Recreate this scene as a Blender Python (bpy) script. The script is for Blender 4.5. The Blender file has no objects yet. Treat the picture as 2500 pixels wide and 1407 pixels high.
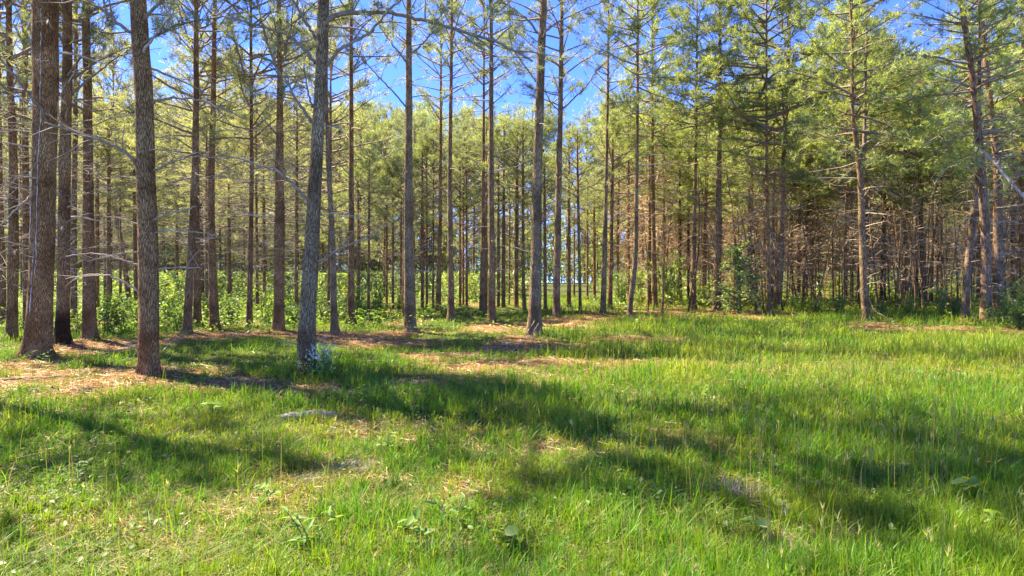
import bpy, math, numpy as np
from mathutils import Vector, Matrix
R = np.random.default_rng(11)
C = bpy.context.scene
COL = C.collection
F, CX, CY, H = 1650.0, 1250.0, 703.5, 1.55

# ------------------------------------------------------------------ noise / terrain
def vnoise(x, y, seed=0):
    x = np.asarray(x, float); y = np.asarray(y, float)
    xi = np.floor(x).astype(np.int64); yi = np.floor(y).astype(np.int64)
    fx = x - xi; fy = y - yi
    fx = fx*fx*(3-2*fx); fy = fy*fy*(3-2*fy)
    def h(a, b):
        n = (a*374761393 + b*668265263 + seed*1442695041) & 0x7fffffff
        n = ((n ^ (n >> 13))*1274126177) & 0x7fffffff
        return ((n ^ (n >> 16)) & 0xffff)/65535.0
    return (h(xi, yi)*(1-fx)+h(xi+1, yi)*fx)*(1-fy)+(h(xi, yi+1)*(1-fx)+h(xi+1, yi+1)*fx)*fy
def fbm(x, y, seed=0, n=3):
    s = 0; a = 0.5; t = 0
    for k in range(n):
        s = s+a*vnoise(x*2**k, y*2**k, seed+k); t += a; a *= .5
    return s/t
MOUNDS = []
def terr(x, y):
    x = np.asarray(x, float); y = np.asarray(y, float)
    yy = np.where(y > 60, 60+35*(1-np.exp(-(np.maximum(y, 60)-60)/35.)), y)
    z = .03*1.5*np.logaddexp(0, (yy-6)/1.5)
    z = z+.10*(fbm(x/2.7, y/2.7, 5)-.5)+.03*(vnoise(x/.6, y/.6, 9)-.5)
    for mx, my, a, r in MOUNDS:
        z = z+a*np.exp(-((x-mx)**2+(y-my)**2)/r**2)
    return z
def depth(v): return (H+.18)/((v-CY)/F+.03)
def PX(u, v, d): return np.array([(u-CX)/F*d, d, H+(CY-v)/F*d])
def gpt(u, v):
    d = depth(v); x = (u-CX)/F*d
    return x, d, float(terr(x, d))

# ------------------------------------------------------------------ materials
def newmat(name):
    m = bpy.data.materials.new(name); m.use_nodes = True
    nt = m.node_tree; nt.nodes.clear()
    out = nt.nodes.new('ShaderNodeOutputMaterial')
    return m, nt, out
def N(nt, t, **k):
    n = nt.nodes.new(t)
    for a, b in k.items():
        if a in n.inputs: n.inputs[a].default_value = b
        else: setattr(n, a, b)
    return n
def mixc(nt, fac, a, b, mode='MIX'):
    n = nt.nodes.new('ShaderNodeMix'); n.data_type = 'RGBA'; n.blend_type = mode
    for i, s in ((0, fac), (6, a), (7, b)):
        if hasattr(s, 'is_linked') or hasattr(s, 'links'): nt.links.new(s, n.inputs[i])
        else: n.inputs[i].default_value = s if i == 0 else tuple(s)+((1,) if len(s) == 3 else ())
    return n.outputs[2]
def ramp(nt, src, stops):
    n = nt.nodes.new('ShaderNodeValToRGB'); e = n.color_ramp.elements
    while len(e) < len(stops): e.new(.5)
    for q, (p, c) in zip(e, stops):
        q.position = p; q.color = tuple(c)+(1,) if len(c) == 3 else c
    nt.links.new(src, n.inputs[0]); return n.outputs[0]
def leafy(name, tint=(1, 1, 1), trans=.5, gloss=.06, var=.25, tboost=(1.25, 1.2, .6)):
    m, nt, out = newmat(name)
    a = N(nt, 'ShaderNodeAttribute', attribute_name='col')
    oi = N(nt, 'ShaderNodeObjectInfo')
    hsv = N(nt, 'ShaderNodeHueSaturation')
    mr = N(nt, 'ShaderNodeMapRange'); mr.inputs[3].default_value = 1-var; mr.inputs[4].default_value = 1+var
    nt.links.new(oi.outputs['Random'], mr.inputs[0]); nt.links.new(mr.outputs[0], hsv.inputs['Value'])
    c = mixc(nt, 1.0, a.outputs['Color'], tint, 'MULTIPLY')
    nt.links.new(c, hsv.inputs['Color']); c = hsv.outputs[0]
    d = N(nt, 'ShaderNodeBsdfDiffuse'); t = N(nt, 'ShaderNodeBsdfTranslucent'); g = N(nt, 'ShaderNodeBsdfGlossy', Roughness=.5)
    nt.links.new(c, d.inputs[0])
    c2 = mixc(nt, 1.0, c, tboost, 'MULTIPLY'); nt.links.new(c2, t.inputs[0])
    g.inputs[0].default_value = (.9, .92, .85, 1)
    mx = N(nt, 'ShaderNodeMixShader'); mx.inputs[0].default_value = trans
    nt.links.new(d.outputs[0], mx.inputs[1]); nt.links.new(t.outputs[0], mx.inputs[2])
    m2 = N(nt, 'ShaderNodeMixShader'); m2.inputs[0].default_value = gloss
    nt.links.new(mx.outputs[0], m2.inputs[1]); nt.links.new(g.outputs[0], m2.inputs[2])
    nt.links.new(m2.outputs[0], out.inputs[0]); return m
def bark(name, dark, mid, light, sx=26, sz=.28, bump=.9):
    m, nt, out = newmat(name)
    tc = N(nt, 'ShaderNodeTexCoord'); mp = N(nt, 'ShaderNodeMapping')
    mp.inputs['Scale'].default_value = (1, 1, sz)
    nt.links.new(tc.outputs['Object'], mp.inputs[0])
    nz = N(nt, 'ShaderNodeTexNoise', Scale=6.0, Detail=4.0)
    nt.links.new(mp.outputs[0], nz.inputs['Vector'])
    wv = mixc(nt, .13, mp.outputs[0], nz.outputs['Color'], 'ADD')
    vo = N(nt, 'ShaderNodeTexVoronoi', feature='DISTANCE_TO_EDGE', Scale=float(sx)); nt.links.new(wv, vo.inputs['Vector'])
    n2 = N(nt, 'ShaderNodeTexNoise', Scale=sx*2.2, Detail=5.0, Roughness=.7); nt.links.new(wv, n2.inputs['Vector'])
    n3 = N(nt, 'ShaderNodeTexNoise', Scale=2.2, Detail=3.0); nt.links.new(tc.outputs['Object'], n3.inputs['Vector'])
    plate = ramp(nt, n2.outputs['Fac'], [(.3, mid), (.75, light)])
    big = ramp(nt, n3.outputs['Fac'], [(.34, (.52, .45, .38)), (.64, (1.12, 1.1, 1.06))])
    plate = mixc(nt, 1.0, plate, big, 'MULTIPLY')
    edge = ramp(nt, vo.outputs['Distance'], [(0.0, (.05, .05, .05)), (.06, (.55, .55, .55)), (.2, (1, 1, 1))])
    c = mixc(nt, edge, dark, plate)
    a = N(nt, 'ShaderNodeAttribute', attribute_name='col')
    c = mixc(nt, 1.0, c, a.outputs['Color'], 'MULTIPLY')
    b = N(nt, 'ShaderNodeBsdfPrincipled', Roughness=.9); b.inputs['Specular IOR Level'].default_value = .15
    nt.links.new(c, b.inputs['Base Color'])
    hgt = mixc(nt, .35, edge, n2.outputs['Fac'])
    bp = N(nt, 'ShaderNodeBump', Strength=bump, Distance=.03); nt.links.new(hgt, bp.inputs['Height'])
    nt.links.new(bp.outputs[0], b.inputs['Normal']); nt.links.new(b.outputs[0], out.inputs[0]); return m
def plain(name, c1, c2, scale=8., rough=.9, var=.2):
    m, nt, out = newmat(name)
    tc = N(nt, 'ShaderNodeTexCoord'); nz = N(nt, 'ShaderNodeTexNoise', Scale=scale, Detail=4.0)
    nt.links.new(tc.outputs['Object'], nz.inputs['Vector'])
    c = ramp(nt, nz.outputs['Fac'], [(.3, c1), (.7, c2)])
    oi = N(nt, 'ShaderNodeObjectInfo'); mr = N(nt, 'ShaderNodeMapRange'); mr.inputs[3].default_value = 1-var; mr.inputs[4].default_value = 1+var
    hsv = N(nt, 'ShaderNodeHueSaturation'); nt.links.new(oi.outputs['Random'], mr.inputs[0]); nt.links.new(mr.outputs[0], hsv.inputs['Value']); nt.links.new(c, hsv.inputs['Color'])
    b = N(nt, 'ShaderNodeBsdfPrincipled', Roughness=rough); b.inputs['Specular IOR Level'].default_value = .2
    nt.links.new(hsv.outputs[0], b.inputs['Base Color']); nt.links.new(b.outputs[0], out.inputs[0]); return m

M_bark = bark('pine_bark', (.042, .03, .018), (.27, .192, .115), (.62, .475, .31), sx=52, sz=.17)
M_barkfar = bark('pine_bark_far', (.05, .034, .02), (.20, .14, .085), (.43, .325, .21), sx=24, sz=.2, bump=.6)
M_limb = plain('limb_bark', (.19, .13, .08), (.36, .275, .19), 14)
M_dead = plain('dead_wood', (.25, .18, .115), (.50, .395, .28), 10)
M_deadbrown = plain('dead_wood_brown', (.25, .155, .075), (.58, .42, .255), 10)
M_needle = leafy('pine_needles', (1, 1, 1), .55)
M_grass = leafy('grass_blades', (1, 1, 1), .5, .02, 0)
M_leaf = leafy('broad_leaves', (1, 1, 1), .5, .03, .18)
M_straw = leafy('straw', (1, 1, 1), .15, .04, 0, (1, 1, 1))
M_sap = plain('resin', (.55, .52, .46), (.75, .72, .66), 30, .7, 0)
M_petal = leafy('petals', (1, 1, 1), .3, .03, 0, (1, 1, 1))

# ------------------------------------------------------------------ mesh builder
class MB:
    def __init__(s): s.v = []; s.c = []; s.l = []; s.n = []; s.m = []; s.k = 0
    def add(s, v, faces, mat=0, col=(1, 1, 1)):
        v = np.asarray(v, np.float32).reshape(-1, 3)
        col = np.asarray(col, np.float32)
        if col.ndim == 1: col = np.broadcast_to(col, (len(v), 3))
        s.v.append(v); s.c.append(col)
        for f in (faces if isinstance(faces, list) else [faces]):
            s.l.append((f+s.k).ravel()); s.n.append(np.full(len(f), f.shape[1], np.int32)); s.m.append(np.full(len(f), mat, np.int32))
        s.k += len(v)
    def mesh(s, name, mats, smooth=False):
        me = bpy.data.meshes.new(name)
        v = np.concatenate(s.v); l = np.concatenate(s.l).astype(np.int32); n = np.concatenate(s.n)
        me.vertices.add(len(v)); me.vertices.foreach_set('co', v.ravel())
        me.loops.add(len(l)); me.loops.foreach_set('vertex_index', l)
        me.polygons.add(len(n)); st = np.zeros(len(n), np.int32); st[1:] = np.cumsum(n)[:-1]
        me.polygons.foreach_set('loop_start', st); me.polygons.foreach_set('loop_total', n)
        me.polygons.foreach_set('material_index', np.concatenate(s.m))
        if smooth: me.polygons.foreach_set('use_smooth', np.ones(len(n), bool))
        for m in mats: me.materials.append(m)
        a = me.attributes.new('col', 'FLOAT_COLOR', 'POINT')
        cc = np.ones((len(v), 4), np.float32); cc[:, :3] = np.concatenate(s.c); a.data.foreach_set('color', cc.ravel())
        me.update(calc_edges=True); return me
def nrm(a): return a/np.maximum(np.linalg.norm(a, axis=-1, keepdims=True), 1e-9)
def tube(mb, pts, rad, n=5, mat=0, col=(1, 1, 1), bumpf=None, cap=True):
    pts = np.asarray(pts, float); rad = np.asarray(rad, float); K = len(pts)
    t = nrm(np.gradient(pts, axis=0))
    ref = np.array([0, 0, 1.]) if abs(t[:, 2]).mean() < .8 else np.array([0, 1., 0])
    a = nrm(np.cross(t, ref)); b = np.cross(t, a)
    th = np.linspace(0, 2*np.pi, n, endpoint=False)
    rr = np.repeat(rad[:, None], n, 1)
    if bumpf is not None: rr = rr*bumpf(th, K)
    v = pts[:, None]+rr[..., None]*(np.cos(th)[None, :, None]*a[:, None]+np.sin(th)[None, :, None]*b[:, None])
    i = np.arange(K-1)[:, None]*n; j = np.arange(n)[None]; j2 = (j+1) % n
    f = np.stack([i+j, i+j2, i+n+j2, i+n+j], -1).reshape(-1, 4)
    col = np.asarray(col, float)
    if col.ndim == 2 and len(col) == K: col = np.repeat(col, n, 0)
    fs = [f]
    if cap and n > 2: fs.append((np.arange(n)[None]+(K-1)*n))
    mb.add(v, fs, mat, col)
def curve(p0, d0, L, k, r, droop=0., wob=.1):
    """wobbly curve starting at p0 in direction d0"""
    p = np.array(p0, float); d = nrm(np.array(d0, float)); out = [p.copy()]
    for i in range(k):
        d = nrm(d+r.normal(0, wob, 3)+np.array([0, 0, -droop/k]))
        p = p+d*L/k; out.append(p.copy())
    return np.array(out)
def tufts(mb, c, d, n, L, w, mat, cols, r, spread=.55):
    c = np.asarray(c, float); d = nrm(np.asarray(d, float)); M = len(c)
    dj = nrm(d[:, None]+r.normal(0, spread, (M, n, 3)))
    lj = L*r.uniform(.7, 1.15, (M, n, 1))
    s = nrm(np.cross(dj, r.normal(0, 1, (M, n, 3))))*w*.5
    b = c[:, None]-d[:, None]*L*r.uniform(0, .7, (M, n, 1))
    v = np.stack([b-s, b+s, b+dj*lj], 2).reshape(-1, 3)
    f = np.arange(M*n*3).reshape(-1, 3)
    cc = np.repeat(np.asarray(cols), n*3, 0)*r.uniform(.8, 1.2, (M*n, 1)).repeat(3, 0)
    mb.add(v, f, mat, cc)
def leaves(mb, c, d, up, L, W, mat, cols):
    """folded pointed leaves; c base, d direction, up leaf normal, arrays"""
    d = nrm(d); s = nrm(np.cross(d, up)); u = np.cross(s, d)
    L = np.asarray(L)[:, None]; W = np.asarray(W)[:, None]
    p = [c, c+d*L*.35+s*W*.5+u*W*.12, c+d*L*.75+s*W*.32+u*W*.02-u*L*.05, c+d*L-u*L*.16, c+d*L*.75-s*W*.32+u*W*.02-u*L*.05, c+d*L*.35-s*W*.5+u*W*.12, c+d*L*.5-u*L*.02]
    v = np.stack(p, 1).reshape(-1, 3); k = np.arange(len(c))[:, None]*7
    f = np.concatenate([k+np.array([[0, 1, 6]]), k+np.array([[0, 6, 5]]), k+np.array([[6, 2, 3]]), k+np.array([[6, 3, 4]]), k+np.array([[1, 2, 6]]), k+np.array([[6, 4, 5]])])
    mb.add(v, f, mat, np.repeat(cols, 7, 0))
def link(name, me, parent=None, loc=None, rot=None, sc=None):
    o = bpy.data.objects.new(name, me); COL.objects.link(o)
    if parent is not None: o.parent = parent
    if loc is not None: o.location = loc
    if rot is not None: o.rotation_euler = rot
    if sc is not None: o.scale = (sc, sc, sc) if np.isscalar(sc) else sc
    return o
def tag(o, label, cat, group=None, kind=None):
    o['label'] = label; o['category'] = cat
    if group: o['group'] = group
    if kind: o['kind'] = kind
    return o
def jitcol(base, n, r, hv=.12, vv=.25):
    c = np.array(base)[None]*r.uniform(1-vv, 1+vv, (n, 1))*r.normal(1, hv*.5, (n, 3)); return np.clip(c, .003, .9)

# ------------------------------------------------------------------ crowns and dead wood, built once and shared
SAGE = (.30, .325, .17); FRESH = (.31, .365, .12); DEEP = (.045, .075, .022); RUST = (.30, .17, .065)
def crown_mesh(name, seed, L=7., rmax=2.3, e0=18, e1=58, nb=4.4, sp=.42, tw=7., nn=11, nl=.17, nw=.013, base=SAGE, base2=FRESH, low=.85, bare=.35):
    r = np.random.default_rng(seed); mb = MB(); tc = []; td = []
    z = 0.
    while z < L-.25:
        t = z/L; az0 = r.uniform(0, 6.28)
        for k in range(int(nb+r.uniform(0, 1.4)) if t < .9 else 3):
            if r.random() < .12: continue
            az = az0+k*6.28/max(int(nb), 1)+r.normal(0, .35)
            ln = rmax*((1-t)**.75*low+.12)*(min(1, .55+t*2))*r.uniform(.6, 1.2)
            el = math.radians(e0+(e1-e0)*t+r.normal(0, 9))
            d = (math.cos(az)*math.cos(el), math.sin(az)*math.cos(el), math.sin(el))
            p = curve((0, 0, z+r.uniform(-.1, .1)), d, ln, 6, r, -.25 if el > .2 else .1, .09)
            r0 = .012+.011*ln
            tube(mb, p, np.linspace(r0, .004, 7), 4, 0, (.9, .85, .8))
            for q in range(int(ln*tw)+2):
                s = r.uniform(bare, 1.); x = s*6; i = min(int(x), 5); b = p[i]+(p[i+1]-p[i])*(x-i); bd = nrm(p[i+1]-p[i])
                td_ = nrm(bd+r.normal(0, .62, 3)+np.array([0, 0, .12])); tl = r.uniform(.15, .5)*(1.2-.5*s)
                e = b+td_*tl
                tube(mb, [b, (b+e)/2+r.normal(0, .02, 3), e], [.006, .005, .003], 3, 0, (.9, .85, .8), cap=False)
                for g in range(r.integers(2, 4)):
                    tc.append(b+(e-b)*r.uniform(.45, 1.)); td.append(td_)
            tc.append(p[-1]); td.append(p[-1]-p[-2])
        z += sp*r.uniform(.75, 1.25)*(1-.35*t)
    tc.append(np.array([0, 0, L])); td.append(np.array([0, 0, 1.]))
    tc = np.array(tc)+r.normal(0, .05, (len(tc), 3)); td = nrm(np.array(td))+np.array([0, 0, .15])
    kp = r.random(len(tc)) < np.clip(fbm(tc[:, 0]*1.5+tc[:, 2]*.6+20, tc[:, 1]*1.5+tc[:, 2]*1.1+20, seed+3, 2)*3.2-(1.05 if 'left' in name else .92)+np.clip((tc[:, 2]-L+2.2)*.6, 0, 1), .08, 1); ii = np.nonzero(kp)[0]; ii = np.concatenate([ii, r.choice(ii, len(ii)//3)]); tc = tc[ii]; td = td[ii]; tc = tc+r.normal(0, .05, tc.shape)
    mixv = np.clip(fbm(tc[:, 0]*.9+9, tc[:, 2]*.9+tc[:, 1]*.7, seed)*2-.5, 0, 1)[:, None]
    cols = np.array(base)*(1-mixv)+np.array(base2)*mixv
    cols = cols*r.uniform(.75, 1.25, (len(tc), 1))
    tufts(mb, tc, td, nn, nl, nw, 1, cols, r, .75)
    return mb.mesh(name, [M_limb, M_needle])
def deadwood_mesh(name, seed, z0=1.3, z1=6., nb=34, l0=.5, l1=1.5, twig=1.2, rust=0, mat=None, rr=.011, e=(-12, 25)):
    r = np.random.default_rng(seed); mb = MB(); tc = []; td = []
    for k in range(nb):
        z = z0+(z1-z0)*r.random()**.75; az = r.uniform(0, 6.28); el = math.radians(r.uniform(*e))
        ln = r.uniform(l0, l1)*(.55+.45*(z-z0)/(z1-z0))
        p = curve((0, 0, z), (math.cos(az)*math.cos(el), math.sin(az)*math.cos(el), math.sin(el)), ln, 5, r, .12*r.normal(), .12)
        tube(mb, p, np.linspace(rr*r.uniform(.7, 1.2), .003, 6), 4, 0)
        for q in range(r.poisson(twig*ln)):
            i = r.integers(1, 5); dd = nrm(nrm(p[i+1]-p[i])+r.normal(0, .55, 3)); t = curve(p[i], dd, r.uniform(.15, .6), 3, r, 0, .2)
            tube(mb, t, np.array([.006, .0055, .005, .003])*(2.1 if rust else 1), 3, 0, cap=False)
            if r.random() < rust: tc.append(t[-1]); td.append(dd)
    if tc: tufts(mb, tc, td, 9, .13, .012, 1, jitcol(RUST, len(tc), r), r)
    return mb.mesh(name, [mat or M_dead, M_needle])
def limb_mesh(name, seed, mat):
    r = np.random.default_rng(seed); mb = MB()
    p = curve((0, 0, 0), (1, 0, r.uniform(-.05, .3)), 1., 8, r, r.normal(.1, .25), .1)
    tube(mb, p, np.linspace(.017, .004, 9)*r.uniform(.7, 1.2), 6, 0)
    for q in range(r.integers(1, 6)):
        i = r.integers(2, 8); dd = nrm(nrm(p[i+1]-p[i])+r.normal(0, .5, 3)); t = curve(p[i], dd, r.uniform(.1, .45), 4, r, 0, .22)
        tube(mb, t, np.linspace(.006, .002, 5), 4, 0)
    return mb.mesh(name, [mat], True)
CROWN_A = [crown_mesh('crown_open', 100+i, rmax=3.2, tw=5.6, nb=3.8, sp=.55, nn=11, bare=.42) for i in range(5)]
CROWN_L = [crown_mesh('crown_left', 140+i, rmax=3.3, tw=6., e0=4, e1=50, base=(.31, .325, .165), base2=(.36, .37, .16), nb=4.4, sp=.46, nn=11) for i in range(4)]
CROWN_B = [crown_mesh('crown_dense', 120+i, L=7.5, rmax=3.4, e0=-2, e1=40, nb=4.6, sp=.5, tw=7.5, nn=12, nl=.16, nw=.015, base=(.20, .26, .07), base2=(.39, .44, .11), bare=.25) for i in range(5)]
DEAD_A = [deadwood_mesh('deadwood', 200+i, nb=38) for i in range(4)]
DEAD_L = [deadwood_mesh('deadwood_long', 210+i, nb=54, l1=2.1, twig=2.2) for i in range(4)]
DEAD_B = [deadwood_mesh('deadwood_twiggy', 220+i, z0=.7, z1=5.6, nb=110, l0=.5, l1=1.9, twig=4., rust=.45, mat=M_deadbrown, rr=.014) for i in range(4)]
LIMBS = [limb_mesh('dead_branch', 240+i, M_dead) for i in range(12)]

# ------------------------------------------------------------------ trees
def rotz_to(d):
    return Vector(d).to_track_quat('Z', 'Y').to_euler()
def trunk_mesh(path, d, zt, char, near, tint, seed):
    """path: (v,u,w) from the foot upwards, all at distance d; returns mesh relative to the foot + axis function"""
    r = np.random.default_rng(seed)
    P = np.array([PX(u, v, d) for v, u, w in path]); W = np.array([w for v, u, w in path])/F*d*.5
    x0, z0 = P[0, 0], float(terr(P[0, 0], d))
    zs = P[:, 2].copy(); zs[0] = z0
    xs = P[:, 0]
    if zs[-1] < zt-.3:
        sl = (xs[-1]-xs[-2])/(zs[-1]-zs[-2]) if len(zs) > 1 else 0
        sl = max(-.05, min(.05, sl))
        zs = np.append(zs, zt); xs = np.append(xs, xs[-1]+sl*.4*(zt-zs[-2])); W = np.append(W, .018)
    nk = 70 if near else 26
    zz = np.concatenate([[z0-.25], z0+(zs[-1]-z0)*np.linspace(0, 1, nk)**1.25])
    yo = np.cumsum(r.normal(0, .012, len(zz)))*np.linspace(0, 1, len(zz))
    # smooth interpolation
    def ip(q):
        s = 0
        for k, o in enumerate((-.5, -.25, 0, .25, .5)): s = s+np.interp(q+o, zs, xs)
        return s/5
    xx = ip(zz); xx += xs[0]-ip(np.array([z0]))[0]*1.0 if False else 0
    rad = np.interp(zz, zs, W)*(1+.34*np.exp(-np.maximum(zz-z0, 0)/.16))
    if near: rad = rad*(1+.05*(vnoise(zz*2.3, zz*0+seed, 3)-.5))
    pts = np.stack([xx-x0, yo, zz-z0], 1)
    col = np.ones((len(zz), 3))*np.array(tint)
    hz = np.clip((zz-z0-4)/5, 0, 1)[:, None]; col = col*(1-hz)+col*np.array([1.12, .98, .86])*hz
    if char:
        k = np.clip((char+.12*np.sin(zz*9)-(zz-z0))/.7, 0, 1)[:, None]**1.3; col = col*(1-.84*k)
    n = 26 if near else 10
    def bf(th, K):
        tt, kk = np.meshgrid(th, zz)
        a = 1+.10*(vnoise(tt*3.2, kk*1.1+seed*7, 1)-.5)+(.10*(vnoise(tt*9, kk*5+seed, 2)-.5) if near else 0)
        root = np.exp(-np.maximum(kk-z0, 0)/.17)*(.26*np.cos(tt*5+seed)+.12*np.cos(tt*3+seed*2))
        return a+root
    mb = MB(); tube(mb, pts, rad, n, 0, col, bf)
    return mb.mesh('trunk', [M_bark if near else M_barkfar], True), (x0, d, z0), (lambda z: (float(np.interp(z+z0, zz, xx))-x0, float(np.interp(z+z0, zz, yo)), float(np.interp(z+z0, zz, rad)))), zs[-1]-z0
TREES = {}
def add_tree(key, kind, path, label, zc=None, zt=None, nbr=0, char=0, tint=(1, 1, 1), dw=True, d=None, group='pines of the stand', ncrown=True, csc=1., seed=None):
    seed = seed or (abs(hash_(key)) % 9973)
    r = np.random.default_rng(seed)
    d = d or depth(path[0][0])
    near = d < 19
    if path[0][2] <= 12.5 and not zt and not key.startswith(('bg', 'off')):
        g = 840 < path[0][1] < 1010
        zt = r.uniform(6.0, 6.8) if g else r.uniform(6.8, 8.8) if path[0][1] < 1480 else r.uniform(9, 11); zc = zc if zc and zc < zt-2 else zt*(.52 if path[0][1] < 1480 else .45); csc = 1.6
    zt = zt or (r.uniform(13, 15) if kind != 'B' else r.uniform(13.5, 15.))
    zc = zc or (r.uniform(4.8, 5.8) if kind == 'L' else r.uniform(6.8, 7.8) if kind != 'B' else r.uniform(4.6, 5.4))
    if 12.5 < d < 21.5 and path[0][1] < 1010: csc *= .74
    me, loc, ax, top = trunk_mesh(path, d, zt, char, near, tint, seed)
    e = bpy.data.objects.new('pine_tree', None); COL.objects.link(e); e.location = loc
    tag(e, label, 'tree', group)
    tr = link('trunk', me, e)
    if ncrown:
        xc, yc, _ = ax(zc); xt, yt, _ = ax(top)
        dirv = (xt-xc, yt-yc, top-zc)
        cm = {'A': CROWN_A, 'L': CROWN_L, 'B': CROWN_B}[kind]; cm = cm[r.integers(len(cm))]
        s = (top-zc)/(7.5 if kind == 'B' else 7.)
        c = link('crown', cm, e, (xc, yc, zc), None, (s*r.uniform(.9, 1.15)*csc, s*r.uniform(.9, 1.15)*csc, s))
        c.rotation_euler = (Matrix(Vector(dirv).to_track_quat('Z', 'Y').to_matrix()) @ Matrix.Rotation(r.uniform(0, 6.28), 3, 'Z')).to_euler()
    if nbr:
        nbr = int(nbr*1.5) if kind == 'B' else nbr
        for k in range(nbr):
            z = 1.0+(zc-.6)*(k+r.random())/nbr; x, y, rd = ax(z); az = r.uniform(0, 6.28)
            sc = r.uniform(.35, 1.35)*(.5+.6*z/zc)
            if r.random() < .25: sc *= .35
            o = link('branch', LIMBS[r.integers(len(LIMBS))], e, (x+math.cos(az)*rd*.8, y+math.sin(az)*rd*.8, z), (r.normal(0, .8), -r.uniform(-.12, .35), az), sc)
    if dw and (not nbr or (kind == 'L' and d > 14.5)):
        lib = {'A': DEAD_A, 'L': DEAD_L, 'B': DEAD_B}[kind]
        x1, y1, _ = ax(zc); s = zc/(6. if kind != 'B' else 5.4)
        o = link('deadwood', lib[r.integers(4)], e, (0, 0, 0), None, s)
        o.rotation_euler = (Matrix(Vector((x1, y1, zc)).to_track_quat('Z', 'Y').to_matrix()) @ Matrix.Rotation(r.uniform(0, 6.28), 3, 'Z')).to_euler()
    TREES[key] = (e, ax, loc, d)
    return e
def hash_(s):
    h = 7
    for ch in str(s): h = (h*131+ord(ch)) % 1000003
    return h

G, RD, BR = (1.08, .98, .78), (1.22, .92, .58), (1.12, .90, .62)
T = add_tree
T('big', 'L', [(876, 90, 66), (820, 94, 57), (673, 100, 53), (450, 104, 51), (200, 110, 53), (0, 112, 56)], 'thickest pine trunk, with white resin lines running down its bark, at the far left', nbr=30, tint=RD, char=.35, zc=7, csc=1.0)
T('char', 'L', [(846, 152, 36), (752, 154, 29), (600, 157, 26), (400, 160, 25), (200, 166, 22), (0, 170, 20)], 'pine with a burnt black foot beside the resin-streaked trunk', nbr=26, char=1.15, tint=BR, zc=5.4)
T('edge', 'L', [(834, 28, 25), (600, 34, 22), (400, 36, 18), (190, 27, 14)], 'straight brown pine left of the resin-streaked trunk', nbr=20, tint=BR)
T('sliver', 'L', [(800, 9, 15), (600, 4, 13), (400, 0, 12)], 'pine cut by the left edge of the photo', tint=BR)
T('behind_big', 'L', [(800, 66, 17), (500, 62, 15), (200, 58, 13)], 'slim brown pine mostly hidden behind the resin-streaked trunk', tint=RD)
T('dark', 'A', [(836, 218, 34), (700, 218, 28), (400, 216, 22), (200, 215, 19), (60, 214, 17)], 'dark straight pine between the burnt-foot pine and the front reddish pine', nbr=24, tint=BR)
T('behind_char', 'L', [(790, 180, 16), (560, 179, 14), (300, 184, 11)], 'half hidden pine just behind the burnt-foot pine', tint=G)
T('behind_dark', 'L', [(770, 237, 11), (500, 236, 9)], 'slim pale pine close behind the dark straight pine', tint=RD)
T('grey_left', 'L', [(768, 265, 10), (530, 265, 9), (380, 265, 8)], 'slim grey pine standing just left of the leaning pine', tint=G)
T('leaning', 'L', [(745, 317, 12), (640, 303, 11), (537, 287, 10), (420, 270, 9), (330, 262, 8)], 'slim pine leaning to the left among the shrubs', tint=BR)
T('twig1', 'L', [(750, 294, 6), (600, 294, 6)], 'very thin brown pine between the slim grey and the leaning pine', tint=RD)
T('twig2', 'L', [(748, 331, 9), (500, 329, 8)], 'thin pine seen just left of the front reddish pine', tint=BR)
T('front', 'L', [(922, 364, 47), (860, 363, 45), (673, 364, 45), (560, 360, 44), (400, 354, 42), (256, 352, 41), (128, 344, 39), (0, 333, 37)], 'front reddish pine with a knot near its foot and long bare side branches', nbr=16, tint=RD, zc=7.0, zt=16, csc=1.0)
T('bowed_pair', 'A', [(820, 457, 21), (720, 460, 19), (650, 464, 17), (500, 474, 17), (400, 478, 16), (190, 480, 13)], 'front one of the two crossing pines, with a gently bowed stem', nbr=22, tint=BR)
T('pair_back', 'L', [(799, 482, 20), (600, 481, 15), (450, 480, 12)], 'rear one of the two crossing pines, darker and straighter', tint=BR)
T('ghost', 'L', [(768, 505, 9), (560, 505, 8)], 'thin pale pine just left of the tapering brown pine', tint=G)
T('taper', 'A', [(808, 524, 24), (700, 520, 20), (600, 517, 18), (400, 514, 16), (290, 518, 13)], 'tapering brown pine to the right of the two crossing pines', nbr=22, tint=RD)
T('dim1', 'L', [(752, 560, 8), (560, 559, 7)], 'thin dim pine rising alone from shrubs between two brown pines', tint=BR)
T('mid1', 'L', [(802, 608, 16), (600, 612, 12), (400, 615, 10), (340, 614, 9)], 'straight slim brown pine with shrubs around its foot', nbr=18, tint=BR)
T('mid1b', 'L', [(765, 628, 8), (600, 627, 7)], 'thin pine close behind the slim brown pine', tint=BR)
T('thin645', 'L', [(760, 645, 8), (500, 645, 7)], 'thin straight pine left of the thick leafy-topped pine', tint=BR)
T('thick680', 'L', [(812, 680, 27), (720, 682, 24), (600, 684, 23), (400, 682, 19), (250, 685, 14), (140, 682, 11)], 'thick brown pine whose top forks into leafy branches', nbr=24, tint=RD, zc=6.9)
T('thin723', 'L', [(787, 723, 10), (600, 724, 9), (450, 725, 8)], 'slim pine just left of the pine with the flowering bush', tint=BR)
T('flowerpine', 'L', [(918, 750, 42), (840, 748, 46), (750, 752, 40), (634, 760, 37), (540, 764, 33), (400, 772, 31), (288, 779, 30), (128, 787, 29), (0, 790, 27)], 'tall front pine leaning right with a white flowering bush at its foot', nbr=12, tint=G, char=.5, zc=7.0, zt=16, csc=1.0)
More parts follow.
